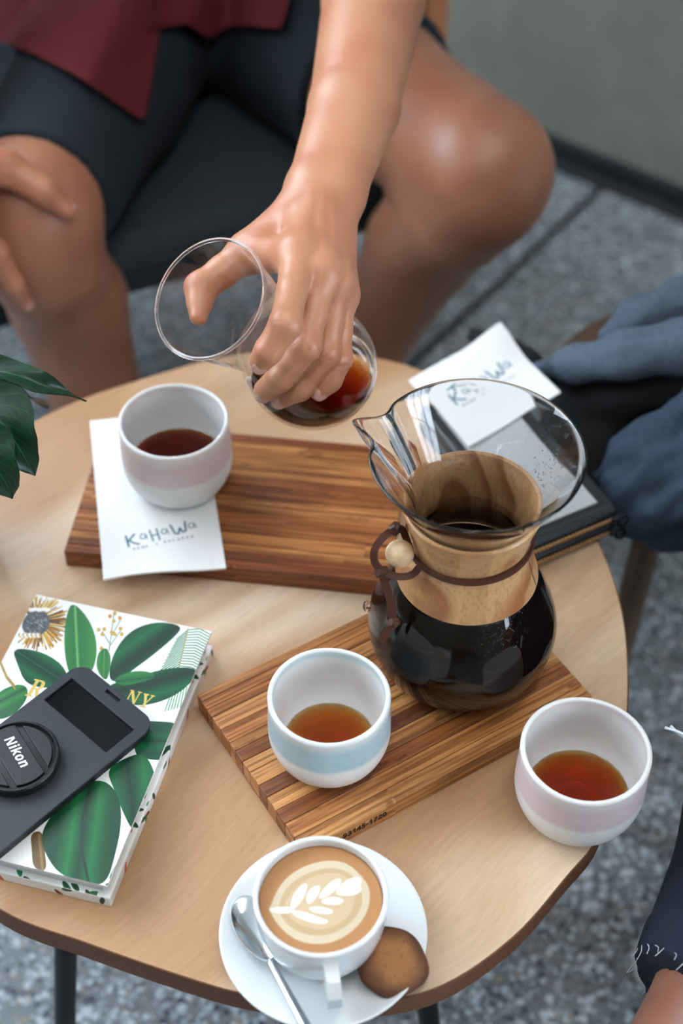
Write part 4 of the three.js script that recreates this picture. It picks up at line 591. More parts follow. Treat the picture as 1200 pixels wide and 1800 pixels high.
// ---------------------------------------------------------------- potted plant on the table
{
  const t = thing('potted_plant', 'dark green leafy potted plant at the table side', 'plant'); const c = V(-0.298, TABLE, -0.80); t.position.copy(c);
  const pot = lathe([[0.0001, 0], [0.026, 0], [0.0275, 0.001], [0.036, 0.062], [0.037, 0.066], [0.0345, 0.066], [0.033, 0.058], [0.0001, 0.056]], 48); part('pot', toCreasedNormals(pot, 0.6), std({ color: 0xd8d6d0, roughness: 0.6 }), t);
  const soil = new THREE.CylinderGeometry(0.0332, 0.033, 0.004, 32); soil.translate(0, 0.0575, 0); part('soil', soil, std({ color: 0x2a1f18, roughness: 1 }), t);
  const leafT = tex(256, 256, (x, y) => { const u = x / 256, v = y / 256, d = Math.abs(v - 0.5), sv = Math.abs(Math.sin((u * 9 - d * 6) * 3.14)); const n = vnoise(x / 12, y / 12, 97); return mix3(mix3(rgb(8, 38, 24), rgb(16, 58, 34), n), rgb(46, 98, 62), d < 0.012 ? 0.9 : sv > 0.985 ? 0.35 : 0); });
  const lm = phy({ map: leafT, roughness: 0.38, side: THREE.DoubleSide, specularIntensity: 0.8 });
  function leaf(spine, width, nrm, jag, fold) {      // closed thin leaf along a curve
    const cv = catmull(spine), nu = 36, nv = 12, pos = [], uv = [], idx = [];
    for (let s = 0; s < 2; s++) for (let i = 0; i <= nu; i++) { const k = i / nu, p = cv.getPoint(k), tg = cv.getTangent(k), up = nrm.clone().addScaledVector(tg, -nrm.dot(tg)).normalize(), sd = V(0, 0, 0).crossVectors(tg, up); let w = width * Math.pow(Math.sin(Math.PI * Math.pow(k, 0.75)), 0.8) * (1 - 0.15 * k); w = Math.max(w, 0.0003);
      for (let j = 0; j <= nv; j++) { const v = j / nv * 2 - 1, edge = Math.abs(v), wj = w * (1 + (edge > 0.8 ? jag * (vnoise(k * 11 + (v > 0 ? 20 : 0), 2, 98) - 0.5) : 0)), o = fold * edge * wj + 0.0025 * Math.sin(k * 14 + v * 2) * edge - s * 0.0005; pos.push(p.x + sd.x * v * wj + up.x * o, p.y + sd.y * v * wj + up.y * o, p.z + sd.z * v * wj + up.z * o); uv.push(k, j / nv); } }
    const n = (nu + 1) * (nv + 1), q = (i, j) => i * (nv + 1) + j; for (let i = 0; i < nu; i++) for (let j = 0; j < nv; j++) { const a = q(i, j), b = q(i + 1, j), c2 = q(i + 1, j + 1), d = q(i, j + 1); idx.push(a, b, c2, a, c2, d, n + a, n + c2, n + b, n + a, n + d, n + c2); }
    const g = new THREE.BufferGeometry(); g.setAttribute('position', new THREE.Float32BufferAttribute(pos, 3)); g.setAttribute('uv', new THREE.Float32BufferAttribute(uv, 2)); g.setIndex(idx); g.computeVertexNormals(); return g;
  }
  const rel = (px, py, tt) => PT(px, py, tt).sub(c), back = ray(0, 760).negate().normalize(), crown = V(0, 0.058, 0);
  const L = [
    { sp: [rel(-95, 655, 1.06), rel(-30, 648, 1.045), rel(30, 660, 1.04), rel(90, 683, 1.045), rel(152, 705, 1.06)], w: 0.0105, n: back.clone().add(V(0, 0.5, -0.4)), f: 0.45, j: 0.1 },
    { sp: [rel(-100, 690, 1.06), rel(-45, 712, 1.035), rel(5, 745, 1.025), rel(35, 790, 1.03), rel(62, 836, 1.045)], w: 0.024, n: back.clone().add(V(-0.3, 0.2, 0)), f: 0.12, j: 0.35 },
    { sp: [rel(-110, 730, 1.05), rel(-60, 765, 1.025), rel(-22, 805, 1.02), rel(5, 840, 1.025), rel(22, 876, 1.04)], w: 0.022, n: back.clone().add(V(-0.2, 0.1, 0.2)), f: 0.15, j: 0.35 },
    { sp: [rel(-120, 660, 1.08), rel(-70, 690, 1.06), rel(-20, 720, 1.055), rel(20, 742, 1.065), rel(46, 762, 1.08)], w: 0.02, n: back.clone(), f: 0.1, j: 0.2 },
  ];
  for (let i = 0; i < 7; i++) { const a = 2.2 + i * 0.55, r = 0.05 + 0.02 * rnd(), h = 0.12 + 0.09 * rnd(), d = V(Math.cos(a), 0, Math.sin(a)); L.push({ sp: [V(0, h * 0.9, 0).addScaledVector(d, r * 0.4), V(0, h, 0).addScaledVector(d, r * 0.9), V(0, h - 0.015, 0).addScaledVector(d, r * 1.5), V(0, h - 0.05, 0).addScaledVector(d, r * 2)], w: 0.02, n: V(0, 1, 0).addScaledVector(d, 0.3), f: 0.12, j: 0.2 }); }
  const sm = std({ color: 0x2e5a34, roughness: 0.6 });
  for (const l of L) { const m = part('leaf', leaf(l.sp, l.w, l.n, l.j, l.f), lm, t), s0 = l.sp[0]; part('stem', tube([crown, crown.clone().lerp(s0, 0.5).add(V(0, 0.02, 0)), s0, l.sp[0].clone().lerp(l.sp[1], 0.3)], 0.0016, 16, 6), sm, m); }
}

// ---------------------------------------------------------------- person pouring: body, hands, clothes
const skinM = phy({ vertexColors: true, roughness: 0.42, specularIntensity: 1.0, sheen: 0.15, sheenColor: new THREE.Color(1, 0.9, 0.85), sheenRoughness: 0.5 });
const nailM = phy({ color: 0xc99a8c, roughness: 0.25, clearcoat: 0.3 });
function skinColor(base, red, spots) { return (x, y, z) => { let n = noise3(x * 45, y * 45, z * 45), m = noise3(x * 12, y * 12, z * 12), c = mix3(base, red, 0.12 + 0.30 * sstep(0.42, 0.72, n) + 0.35 * (m - 0.5)); for (const [p, r, k] of spots) { const d = Math.hypot(x - p.x, y - p.y, z - p.z) / r; if (d < 1) c = mix3(c, red, k * (1 - d) * (1 - d)); } return c; }; }
function bounds(pts, m) { const a = V(1e9, 1e9, 1e9), b = V(-1e9, -1e9, -1e9); for (const p of pts) { a.min(p); b.max(p); } return [a.subScalar(m), b.addScalar(m)]; }
function restOn(px, py, r, f, t0, t1) { for (let t = t0; t < t1; t += 0.0005) { const p = PT(px, py, t); if (f(p.x, p.y, p.z) < r) return p; } return null; }
function nail(parent, tip, dir, nrm, r, L) { const d = dir.clone().normalize(), n = nrm.clone().addScaledVector(d, -nrm.dot(d)).normalize(), s = V(0, 0, 0).crossVectors(n, d), g = new THREE.SphereGeometry(1, 20, 12); g.scale(r * 0.66, r * 0.22, L * 0.85); g.applyMatrix4(new THREE.Matrix4().makeBasis(s, n, d)); const c = tip.clone().addScaledVector(n, r * 0.77).addScaledVector(d, r * 0.15); g.translate(c.x, c.y, c.z); part('fingernail', g, nailM, parent); }
function headField(c, fwd, s = 1) {        // skull, jaw, nose, ears around c looking along fwd (roughly horizontal)
  const f = fwd.clone().normalize(), r = V(0, 0, 0).crossVectors(f, V(0, 1, 0)).normalize(), u = V(0, 0, 0).crossVectors(r, f), at = (a, b, d) => c.clone().addScaledVector(r, a * s).addScaledVector(u, b * s).addScaledVector(f, d * s);
  const loc = (g) => (x, y, z) => { const dx = x - c.x, dy = y - c.y, dz = z - c.z; return g(dx * r.x + dy * r.y + dz * r.z, dx * u.x + dy * u.y + dz * u.z, dx * f.x + dy * f.y + dz * f.z); };
  const parts = [loc(ellip(V(0, 0.03, -0.01), [0.075 * s, 0.09 * s, 0.093 * s])), cap(at(0, -0.03, 0.035), at(0, -0.075, 0.06), 0.05 * s, 0.028 * s), cap(at(0, 0.015, 0.086), at(0, -0.02, 0.102), 0.008 * s, 0.013 * s), cap(at(-0.018, -0.05, 0.082), at(0.018, -0.05, 0.082), 0.009 * s, 0.009 * s)];
  const ears = [-1, 1].map((q) => cap(at(q * 0.077, 0.02, -0.01), at(q * 0.078, -0.02, 0.0), 0.014 * s, 0.009 * s));
  return { f: uni([uni(parts, 0.02), ...ears], 0.008), at, f0: f, eyes: [-1, 1].map((q) => at(q * 0.031, 0.012, 0.074)), hair: (x, y, z) => { const p = loc(ellip(V(0, 0.038, -0.022), [0.083 * s, 0.096 * s, 0.098 * s]))(x, y, z), dy = (x - c.x) * f.x + (y - c.y) * f.y + (z - c.z) * f.z, hy = (x - c.x) * u.x + (y - c.y) * u.y + (z - c.z) * u.z; return Math.max(p + 0.004 * noise3(x * 90, y * 90, z * 90), -(hy - 0.2 * s + (0.145 * s - dy * 0.0) - (dy > 0 ? 0.0 : 0.05) + 0 - dy * 0.9 * (dy > 0 ? -1 : 0))); } };
}
const lerpV = (a, b, t) => a.clone().lerp(b, t);
const personA = thing('person', 'person in dark red shirt and navy shorts pouring coffee from a glass carafe', 'person'); 
{
  // carafe distance field for resting the fingers on the glass
  const prof = spline2([[0.0001, -0.0375], [0.030, -0.0372], [0.0405, -0.027], [0.0462, -0.008], [0.0455, 0.010], [0.0395, 0.031], [0.0325, 0.050], [0.0300, 0.066], [0.0312, 0.084], [0.0350, 0.106], [0.0400, cLen]], 60);
  const carafe = (x, y, z) => { const dx = x - bodyP.x, dy = y - bodyP.y, dz = z - bodyP.z, h = dx * cAx.x + dy * cAx.y + dz * cAx.z, r = Math.sqrt(Math.max(0, dx * dx + dy * dy + dz * dz - h * h)); let best = 1e9, sg = 1; for (let i = 0; i + 1 < prof.length; i++) { const [ax, ay] = prof[i], [bx, by] = prof[i + 1], ex = bx - ax, ey = by - ay, t = clamp(((r - ax) * ex + (h - ay) * ey) / (ex * ex + ey * ey)), qx = r - ax - ex * t, qy = h - ay - ey * t, d = qx * qx + qy * qy; if (d < best) { best = d; sg = ex * (h - ay) - ey * (r - ax) > 0 ? -1 : 1; } } return Math.sqrt(best) * sg; };
  const log = [];
  const g1 = (px, py, r, tdef, lift = 0) => { const p = restOn(px, py, r + lift, carafe, 0.97, 1.16); if (p) { const t = p.clone().sub(V(0, TABLE + CAMH, 0)).length() / ray(px, py).length(); if (Math.abs(t - tdef) < 0.05) { log.push([px, py, t.toFixed(3)]); return p; } } log.push([px, py, 'def', tdef]); return PT(px, py, tdef); };
  // right hand
  const wrist = PT(572, 338, 1.11), arm1 = PT(622, 190, 1.17), arm0 = PT(656, 0, 1.25), elbow = PT(690, -130, 1.33);
  const mcp = [PT(524, 452, 1.043), PT(563, 482, 1.040), PT(586, 497, 1.050), PT(598, 518, 1.064)];
  const pip = [g1(502, 570, 0.0105, 1.022, 0.002), g1(537, 608, 0.0105, 1.055, 0.002), g1(572, 622, 0.0098, 1.068, 0.001), g1(596, 630, 0.0088, 1.074, 0.001)];
  const dip = [g1(472, 616, 0.0092, 1.028), g1(492, 664, 0.0092, 1.07), g1(526, 682, 0.0088, 1.075), g1(580, 668, 0.0080, 1.075)];
  const tip = [g1(459, 634, 0.0082, 1.034), g1(466, 686, 0.0084, 1.083), g1(494, 698, 0.0082, 1.083), g1(561, 687, 0.0074, 1.078)];
  const rM = [0.0125, 0.0128, 0.0118, 0.0108], rP = [0.0104, 0.0104, 0.0098, 0.0088], rD = [0.0088, 0.0090, 0.0086, 0.0077], rT = [0.0078, 0.0080, 0.0078, 0.0070];
  const fingers = mcp.map((m, i) => chain([[lerpV(m, wrist, 0.12), rM[i] * 0.97], [m, rM[i]], [lerpV(m, pip[i], 0.55), rP[i] * 0.94], [pip[i], rP[i]], [lerpV(pip[i], dip[i], 0.5), rD[i] * 0.97], [dip[i], rD[i]], [tip[i], rT[i]]], 0.004));
  const tc = PT(518, 372, 1.10), tm = PT(436, 444, 1.085), ti = PT(353, 506, 1.075), tt = PT(349, 556, 1.064);
  const thumb = chain([[lerpV(wrist, tc, 0.6), 0.0145], [tc, 0.0145], [tm, 0.0132], [lerpV(tm, ti, 0.55), 0.0108], [ti, 0.0112], [lerpV(ti, tt, 0.5), 0.0085], [tt, 0.0064]], 0.004);
  const wS = V(1, 0, 0).addScaledVector(arm0.clone().sub(wrist).normalize(), -arm0.clone().sub(wrist).normalize().x).normalize();
  const off = (p, k) => p.clone().addScaledVector(wS, k);
  const palm = uni([...mcp.map((m, i) => cap(off(wrist, [-0.012, -0.004, 0.004, 0.010][i]), m, 0.0130, rM[i])), cap(lerpV(wrist, mcp[0], 0.35), tm, 0.014, 0.0125), cap(lerpV(tm, mcp[0], 0.25), lerpV(tm, mcp[0], 0.9), 0.0125, 0.0125), cap(lerpV(wrist, mcp[1], 0.5).add(V(0, -0.008, 0)), lerpV(mcp[2], mcp[1], 0.5).add(V(0, -0.006, -0.004)), 0.0145, 0.013)], 0.009);
  const fore = uni([chain([[off(wrist, -0.0095), 0.0185], [off(arm1, -0.0085), 0.0255], [off(arm0, -0.006), 0.0345], [elbow, 0.040]], 0.006), chain([[off(wrist, 0.0095), 0.0185], [off(arm1, 0.0085), 0.0255], [off(arm0, 0.006), 0.0345], [elbow, 0.040]], 0.006)], 0.015);
  const handF = (x, y, z) => { const pf = smin(palm(x, y, z), fore(x, y, z), 0.016); let d = 1e9; for (const f of fingers) { d = smin(d, f(x, y, z), 0.0016); } d = smin(d, pf, 0.009); return smin(d, thumb(x, y, z), 0.008); };
  const ink = 0.00035;
  const tend = mcp.map((m, i) => cap(off(wrist, [-0.006, -0.002, 0.002, 0.005][i]).add(V(0, 0.014, 0.006)), m.clone().add(V(0, 0.010, 0.006)), 0.0022, 0.0026));
  const handFw = (x, y, z) => { let d = handF(x, y, z); for (let i = 0; i < 4; i++) { const p = pip[i], q = Math.hypot(x - p.x, y - p.y, z - p.z); if (q < 0.013) { const ax = mcp[i], bx = dip[i], ux = bx.x - ax.x, uy = bx.y - ax.y, uz = bx.z - ax.z, l = Math.hypot(ux, uy, uz), s = ((x - p.x) * ux + (y - p.y) * uy + (z - p.z) * uz) / l; d += ink * Math.cos(s * 2200) * sstep(0.013, 0.004, Math.abs(s)) * sstep(0.013, 0.009, q); } } for (let i = 0; i < 4; i++) { const p = mcp[i], q = Math.hypot(x - p.x, y - p.y, z - p.z); d -= 0.0014 * sstep(0.016, 0.006, q); const tdn = tend[i](x, y, z); if (tdn < 0.004) d -= 0.0009 * sstep(0.004, -0.001, tdn); } return d; };
  const base = lin(190, 135, 102), red = lin(172, 92, 68);
  const spots = [...mcp.map((p) => [p.clone().add(V(0, 0.008, 0.004)), 0.016, 0.55]), ...pip.map((p) => [p, 0.017, 0.65]), ...tip.map((p) => [p, 0.016, 0.6]), [ti, 0.02, 0.5], [tt, 0.016, 0.4]];
  const hb = bounds([wrist, arm0, elbow, ...mcp, ...pip, ...dip, ...tip, tc, tm, ti, tt], 0.05);
  const gHand = sdfMesh(handFw, hb[0], hb[1], 0.0024, skinColor(base, red, spots));
  // body: legs, torso, upper arms, left hand, head
  const rHip = W(-.06, .01, -1.548), rKnee = W(.130, .07, -1.20), rAnk = W(-.03, -.37, -1.33), lHip = W(-.205, .03, -1.6), lKnee = W(-.283, .05, -1.165), lAnk = W(-.228, -.37, -1.17);
  const legF = (hip, knee, ank, s) => { const calf = lerpV(knee, ank, 0.3).add(V(0, 0, -0.025)); return uni([chain([[hip, 0.088], [lerpV(hip, knee, 0.5), 0.075], [lerpV(hip, knee, 0.85), 0.064], [knee, 0.060]], 0.010), chain([[knee, 0.057], [lerpV(knee, ank, 0.12).add(V(0, 0, 0.004)), 0.054], [calf, 0.056], [lerpV(knee, ank, 0.6).add(V(0, 0, -0.012)), 0.046], [ank, 0.034]], 0.012), cap(lerpV(hip, knee, 0.93).add(V(0, 0.006, 0.01)), knee.clone().add(V(0, -0.02, 0.014)), 0.052, 0.046)], 0.022); };
  const pelvis = W(-.11, .07, -1.62), chest = W(-.1, .36, -1.56), neck = W(-.09, .57, -1.47), shR = W(.09, .49, -1.52), shL = W(-.29, .49, -1.53), headC = W(-.085, .70, -1.40);
  const torso = uni([cap(pelvis.clone().add(V(-.05, 0, 0)), chest.clone().add(V(-.05, 0, 0)), 0.12, 0.115), cap(pelvis.clone().add(V(.05, 0, 0)), chest.clone().add(V(.05, 0, 0)), 0.12, 0.115), cap(shL, shR, 0.062, 0.062), cap(chest, neck, 0.09, 0.055)], 0.06);
  const headA = headField(headC, V(0.05, -0.75, 0.65));
  const lElb = W(-.45, .22, -1.40), legs = uni([legF(rHip, rKnee, rAnk), legF(lHip, lKnee, lAnk)], 0.01);
  const body0 = uni([legs, torso], 0.05);
  const onLeg = (px, py, r, tdef) => restOn(px, py, r, legs, 1.2, 1.5) || PT(px, py, tdef);
  const lw = PT(-150, 275, 1.33), upArm = uni([chain([[shR, 0.055], [lerpV(shR, elbow, 0.5), 0.047], [elbow, 0.040], [lerpV(elbow, arm0, 0.4), 0.036]], 0.03), chain([[shL, 0.055], [lerpV(shL, lElb, 0.5), 0.047], [lElb, 0.041], [lerpV(lElb, lw, 0.5), 0.034], [lw, 0.026]], 0.03)], 0.02);
  const bodyF = (x, y, z) => smin(smin(smin(body0(x, y, z), upArm(x, y, z), 0.03), headA.f(x, y, z), 0.02), cap(neck, headC.clone().add(V(0, -0.03, -0.03)), 0.055, 0.05)(x, y, z), 0.03);
  const bb = bounds([rHip, rKnee, rAnk, lHip, lKnee, lAnk, headC.clone().add(V(0, .05, .05)), shR, shL, lElb, elbow, pelvis], 0.14); bb[0].y = 0.04;
  const legBase = lin(168, 114, 86), legRed = lin(138, 78, 57);
  const gBody = sdfMesh(bodyF, bb[0], bb[1], 0.0085, skinColor(legBase, legRed, [[rKnee, 0.09, 0.5], [lKnee, 0.09, 0.4]]));
  // left hand lying on the left knee
  const lm = [PT(-60, 372, 1.325), PT(-95, 385, 1.33), PT(-128, 395, 1.34), PT(-155, 400, 1.35)].map((p) => p);
  const lp = [onLeg(-6, 445, 0.012, 1.34), onLeg(-62, 475, 0.012, 1.35), onLeg(-105, 480, 0.011, 1.36), onLeg(-140, 470, 0.010, 1.37)], ld = [onLeg(24, 500, 0.0090, 1.36), onLeg(-40, 535, 0.009, 1.37), onLeg(-90, 540, 0.0085, 1.38), onLeg(-132, 520, 0.008, 1.385)], ltp = [onLeg(42, 532, 0.0078, 1.37), onLeg(-28, 572, 0.0078, 1.385), onLeg(-82, 575, 0.0075, 1.39), onLeg(-128, 550, 0.007, 1.39)];
  const lf = lm.map((m, i) => chain([[m, 0.0125], [lerpV(m, lp[i], 0.55), 0.0108], [lp[i], 0.0108], [ld[i], 0.0090], [ltp[i], 0.0076]], 0.005));
  const t0 = PT(-60, 285, 1.325), t1 = onLeg(10, 296, 0.015, 1.33), t2 = onLeg(76, 335, 0.0115, 1.33), t3 = onLeg(118, 370, 0.0085, 1.335);
  const lthumb = chain([[t0, 0.019], [t1, 0.0155], [lerpV(t1, t2, 0.55), 0.0122], [t2, 0.0122], [t3, 0.0085]], 0.007);
  const lpalm = uni([...lm.map((m, i) => cap(lw, m, 0.018, 0.0125)), cap(lw, t0, 0.021, 0.019), cap(t0, lm[0], 0.016, 0.012)], 0.014);
  const lForearm = chain([[lerpV(lElb, lw, 0.55), 0.032], [lw, 0.024]], 0.02);
  const lhF = (x, y, z) => { let d = 1e9; for (const f of lf) d = smin(d, f(x, y, z), 0.0016); d = smin(d, smin(lpalm(x, y, z), lForearm(x, y, z), 0.02), 0.009); return smin(d, lthumb(x, y, z), 0.01); };
  const lb = bounds([lw, ...lm, ...lp, ...ltp, t0, t1, t2, t3, lerpV(lElb, lw, 0.5)], 0.045);
  const gL = sdfMesh(lhF, lb[0], lb[1], 0.003, skinColor(lin(184, 126, 96), red, [[t3, 0.02, 0.5], [ltp[0], 0.02, 0.5], [t2, 0.018, 0.4], [lp[0], 0.018, 0.5]]));
  part('body', mergeGeometries([gHand, gBody, gL]), skinM, personA, 'tanned skin');
  const toCam = ray(500, 660).negate().normalize();
  for (let i = 0; i < 4; i++) { const d = tip[i].clone().sub(dip[i]); nail(personA, tip[i], d, toCam.clone().add(V(0, -0.55, 0.35)), rT[i], rT[i] * 0.85); }
  nail(personA, t3, t3.clone().sub(t2), V(0.1, 1, -0.5), 0.0088, 0.0078); nail(personA, ltp[0], ltp[0].clone().sub(ld[0]), V(0.5, 0.6, 0.6), 0.0078, 0.007);
  // shorts: cloth shells round the thighs and hips
  const clothT = tex(128, 128, (x, y) => 0.72 + 0.28 * (((x >> 1) + (y >> 1)) % 2 ? 0.5 : 1) * vnoise(x / 2, y / 2, 105)); clothT.repeat.set(60, 60);
  const navy = std({ color: 0x14222f, roughness: 0.9, map: clothT });
  const thighShell = (hip, knee, cut) => { const dir = knee.clone().sub(hip).normalize(), hem = lerpV(hip, knee, cut), c = chain([[hip, 0.100], [lerpV(hip, knee, 0.5), 0.086], [lerpV(hip, knee, 1.0), 0.070]], 0.012), ci = chain([[hip, 0.1], [lerpV(hip, knee, 0.5), 0.0905], [lerpV(hip, knee, 0.9), 0.0755]], 0.03), n = (x, y, z) => 0.006 * (noise3(x * 14, y * 14, z * 14) - 0.5); return [(x, y, z) => Math.max(c(x, y, z) + n(x, y, z), (x - hem.x) * dir.x + (y - hem.y) * dir.y + (z - hem.z) * dir.z), (x, y, z) => ci(x, y, z) + n(x, y, z)]; };
  const [sR, iR] = thighShell(rHip, rKnee, 0.50), [sL, iL] = thighShell(lHip, lKnee, 0.96), hipF = cap(pelvis.clone().add(V(-.06, 0, 0)), pelvis.clone().add(V(.06, 0, 0)), 0.135, 0.135);
  const shortsF = (x, y, z) => smin(smin(sR(x, y, z), sL(x, y, z), 0.03), hipF(x, y, z), 0.04);
  const sb = bounds([rHip, lHip, lKnee, rKnee, pelvis], 0.16); part('shorts', sdfMesh(shortsF, sb[0], sb[1], 0.008), navy, personA, 'dark navy cotton shorts');
  // shirt: torso and sleeves, and the loose hem lying in the lap
  const redM = std({ color: 0x6c0712, roughness: 0.85, map: clothT });
  const sh0 = uni([cap(W(-.17, .16, -1.60), chest.clone().add(V(-.05, 0, 0)), 0.145, 0.135), cap(W(-.05, .16, -1.60), chest.clone().add(V(.05, 0, 0)), 0.145, 0.135), cap(shL, shR, 0.075, 0.075), chain([[shR, 0.072], [lerpV(shR, elbow, 0.62), 0.066]], 0.02), chain([[shL, 0.072], [lerpV(shL, lElb, 0.62), 0.066]], 0.02)], 0.05);
  const shirtF = (x, y, z) => Math.max(sh0(x, y, z) + 0.008 * (noise3(x * 11, y * 11, z * 11) - 0.5), TABLE + 0.07 - y, -(cap(chest, neck.clone().add(V(0, 0.03, 0.02)), 0.05, 0.068)(x, y, z)));
  const hbx = bounds([pelvis, chest, shL, shR, lElb, elbow], 0.17); part('shirt', sdfMesh(shirtF, hbx[0], hbx[1], 0.009), redM, personA, 'dark red shirt');
  const tail = (poly, tf) => {        // cloth panel: outline filled on a grid, with thickness and folds
    const shp = new THREE.Shape(poly.map(([a, b]) => new THREE.Vector2(a, b))), pts = shp.getSpacedPoints(90).slice(0, -1), inside = (x, y) => { let c = false; for (let i = 0, j = poly.length - 1; i < poly.length; j = i++) { const [xi, yi] = poly[i], [xj, yj] = poly[j]; if ((yi > y) !== (yj > y) && x < (xj - xi) * (y - yi) / (yj - yi) + xi) c = !c; } return c; };
    const S = 8, x0 = Math.min(...poly.map((p) => p[0])), x1 = Math.max(...poly.map((p) => p[0])), y0 = Math.min(...poly.map((p) => p[1])), y1 = Math.max(...poly.map((p) => p[1])), map = new Map(), pos = [], idx = [], th = 0.004;
    const snap = (x, y) => { if (inside(x, y)) return [x, y]; let b = [x, y], bd = 1e9; for (const p of pts) { const d = (p.x - x) ** 2 + (p.y - y) ** 2; if (d < bd) { bd = d; b = [p.x, p.y]; } } return b; };
    const vid = (i, j) => { const k = i + ',' + j; if (!map.has(k)) { const [x, y] = snap(x0 + i * S, y0 + j * S); map.set(k, pos.length / 3); for (const o of [0, th]) { const p = PT(x, y, tf(x, y) + o); pos.push(p.x, p.y, p.z); } } return map.get(k); };
    const edge = new Map(); for (let j = 0; j * S < y1 - y0; j++) for (let i = 0; i * S < x1 - x0; i++) { const cnt = [[0, 0], [1, 0], [1, 1], [0, 1]].filter(([a, b]) => inside(x0 + (i + a) * S, y0 + (j + b) * S)).length; if (cnt < 1) continue; const a = vid(i, j), b = vid(i + 1, j), c = vid(i + 1, j + 1), d = vid(i, j + 1); for (const [p, q, r] of [[a, d, c], [a, c, b]]) { idx.push(p, q, r, p + 1, r + 1, q + 1); for (const [m, n] of [[p, q], [q, r], [r, p]]) { const k = n + ',' + m; if (edge.has(k)) edge.delete(k); else edge.set(m + ',' + n, [m, n]); } } }
    for (const [m, n] of edge.values()) idx.push(m, m + 1, n, n, m + 1, n + 1);
    const g = new THREE.BufferGeometry(); g.setAttribute('position', new THREE.Float32BufferAttribute(pos, 3)); g.setIndex(idx); return boxUV(toCreasedNormals(g, 0.9), 1);
  };
  const lapT = (x, y) => { const p = restOn(x, y, 0.006, shortsF, 1.3, 1.9); return p ? p.clone().sub(V(0, TABLE + CAMH, 0)).length() / ray(x, y).length() : 1.56; };
  const gridT = new Map(), lap = (x, y) => { let s = 0, n = 0; for (const [a, b] of [[0, 0], [14, 0], [-14, 0], [0, 14], [0, -14]]) { const k = Math.round((x + a) / 6) + ',' + Math.round((y + b) / 6); if (!gridT.has(k)) gridT.set(k, lapT(x + a, y + b)); s += Math.min(gridT.get(k), 1.6); n++; } return s / n - 0.006; };
  part('shirt_hem', tail([[-90, 20], [0, 72], [60, 96], [130, 130], [190, 170], [248, 210], [256, 206], [270, 120], [280, 55], [300, -30], [120, -120], [-60, -90]], (x, y) => lap(x, y) - 0.004 - 0.006 * Math.sin(x * 0.035 + y * 0.02)), redM, personA, 'pointed corner of the dark red shirt hem');
  part('shirt_hem', tail([[262, 50], [300, 46], [330, 40], [352, 58], [370, 67], [385, 56], [402, 44], [450, 46], [492, 50], [503, 20], [520, -60], [430, -130], [270, -90]], (x, y) => lap(x, y) - 0.010 - 0.010 * Math.sin(x * 0.055 + 1.5)), redM, personA, 'bright red fold of the shirt hem');
  // hair, eyes, shoes (mostly out of view)
  part('hair', sdfMesh(headA.hair, headC.clone().subScalar(0.16), headC.clone().addScalar(0.16), 0.007), std({ color: 0x1d130d, roughness: 0.7 }), personA, 'short dark hair');
  for (const e of headA.eyes) { const g = new THREE.SphereGeometry(0.0115, 16, 12); g.translate(e.x, e.y, e.z); part('eye', g, std({ color: 0xe8e4de, roughness: 0.2 }), personA); }
  for (const [a, fx] of [[rAnk, 0.06], [lAnk, -0.02]]) { const f = uni([cap(V(a.x, 0.062, a.z - 0.03), V(a.x + fx, 0.038, a.z + 0.15), 0.042, 0.034), cap(V(a.x, 0.09, a.z), V(a.x, 0.06, a.z), 0.042, 0.045)], 0.03), ff = (x, y, z) => Math.max(f(x, y, z), 0.004 - y), b = bounds([V(a.x, 0, a.z - 0.05), V(a.x + fx, 0.14, a.z + 0.17)], 0.06); b[0].y = -0.01; part('shoe', sdfMesh(ff, b[0], b[1], 0.007), std({ color: 0x2a2c30, roughness: 0.7 }), personA, 'dark canvas shoe'); }
  globalThis.__log = log;
}

// ---------------------------------------------------------------- armchair of the pouring person
{
  const t = thing('armchair', 'wooden armchair with dark slate seat cushion under the pouring person', 'chair'); const e = V(.918, 0, -.396), n = V(.396, 0, .918), o = W(-.1075, -.1, -1.274); t.position.set(o.x, 0, o.z); t.quaternion.setFromRotationMatrix(new THREE.Matrix4().makeBasis(e, V(0, 1, 0), n));
  const ft = tex(256, 256, (x, y) => 0.7 + 0.3 * vnoise(x / 2, y / 2, 111)); ft.repeat.set(8, 8); const cush = std({ color: 0x37444c, roughness: 0.92, map: ft }), wood = std({ color: 0x9a5f34, roughness: 0.5 });
  const top = TABLE - 0.035, g = new RoundedBoxGeometry(0.62, 0.075, 0.56, 5, 0.025); g.translate(-0.02, top - 0.0375, -0.28); boxUV(g, 1); part('seat_cushion', g, cush, t, 'dark slate fabric cushion');
  const pp = new THREE.TubeGeometry(catmull([V(-0.31, top - 0.03, 0.0), V(0, top - 0.03, 0.0015), V(0.27, top - 0.03, 0.0)]), 30, 0.0025, 6); part('piping', pp, cush, t);
  const bk = new RoundedBoxGeometry(0.6, 0.5, 0.11, 5, 0.03); bk.rotateX(-0.2); bk.translate(-0.02, top + 0.28, -0.60); boxUV(bk, 1); part('back_cushion', bk, cush, t);
  const rail = new RoundedBoxGeometry(0.64, 0.04, 0.03, 2, 0.005); rail.translate(-0.02, top - 0.105, -0.50); part('rail', rail, wood, t);
  for (const s of [-1, 1]) { const sr = new RoundedBoxGeometry(0.03, 0.045, 0.62, 2, 0.006); sr.translate(-0.02 + s * 0.325, top - 0.10, -0.33); part('side_rail', sr, wood, t); const ar = new RoundedBoxGeometry(0.05, 0.028, 0.50, 2, 0.01); ar.translate(-0.02 + s * 0.34, top + 0.20, -0.42); part('armrest', ar, wood, t); for (const z of [-0.22, -0.62]) { const h = top + (z < -0.4 ? 0.2 : 0.19), lg = new RoundedBoxGeometry(0.032, h, 0.034, 2, 0.006); lg.translate(-0.02 + s * 0.34, h / 2, z); part('leg', lg, wood, t); } }
}

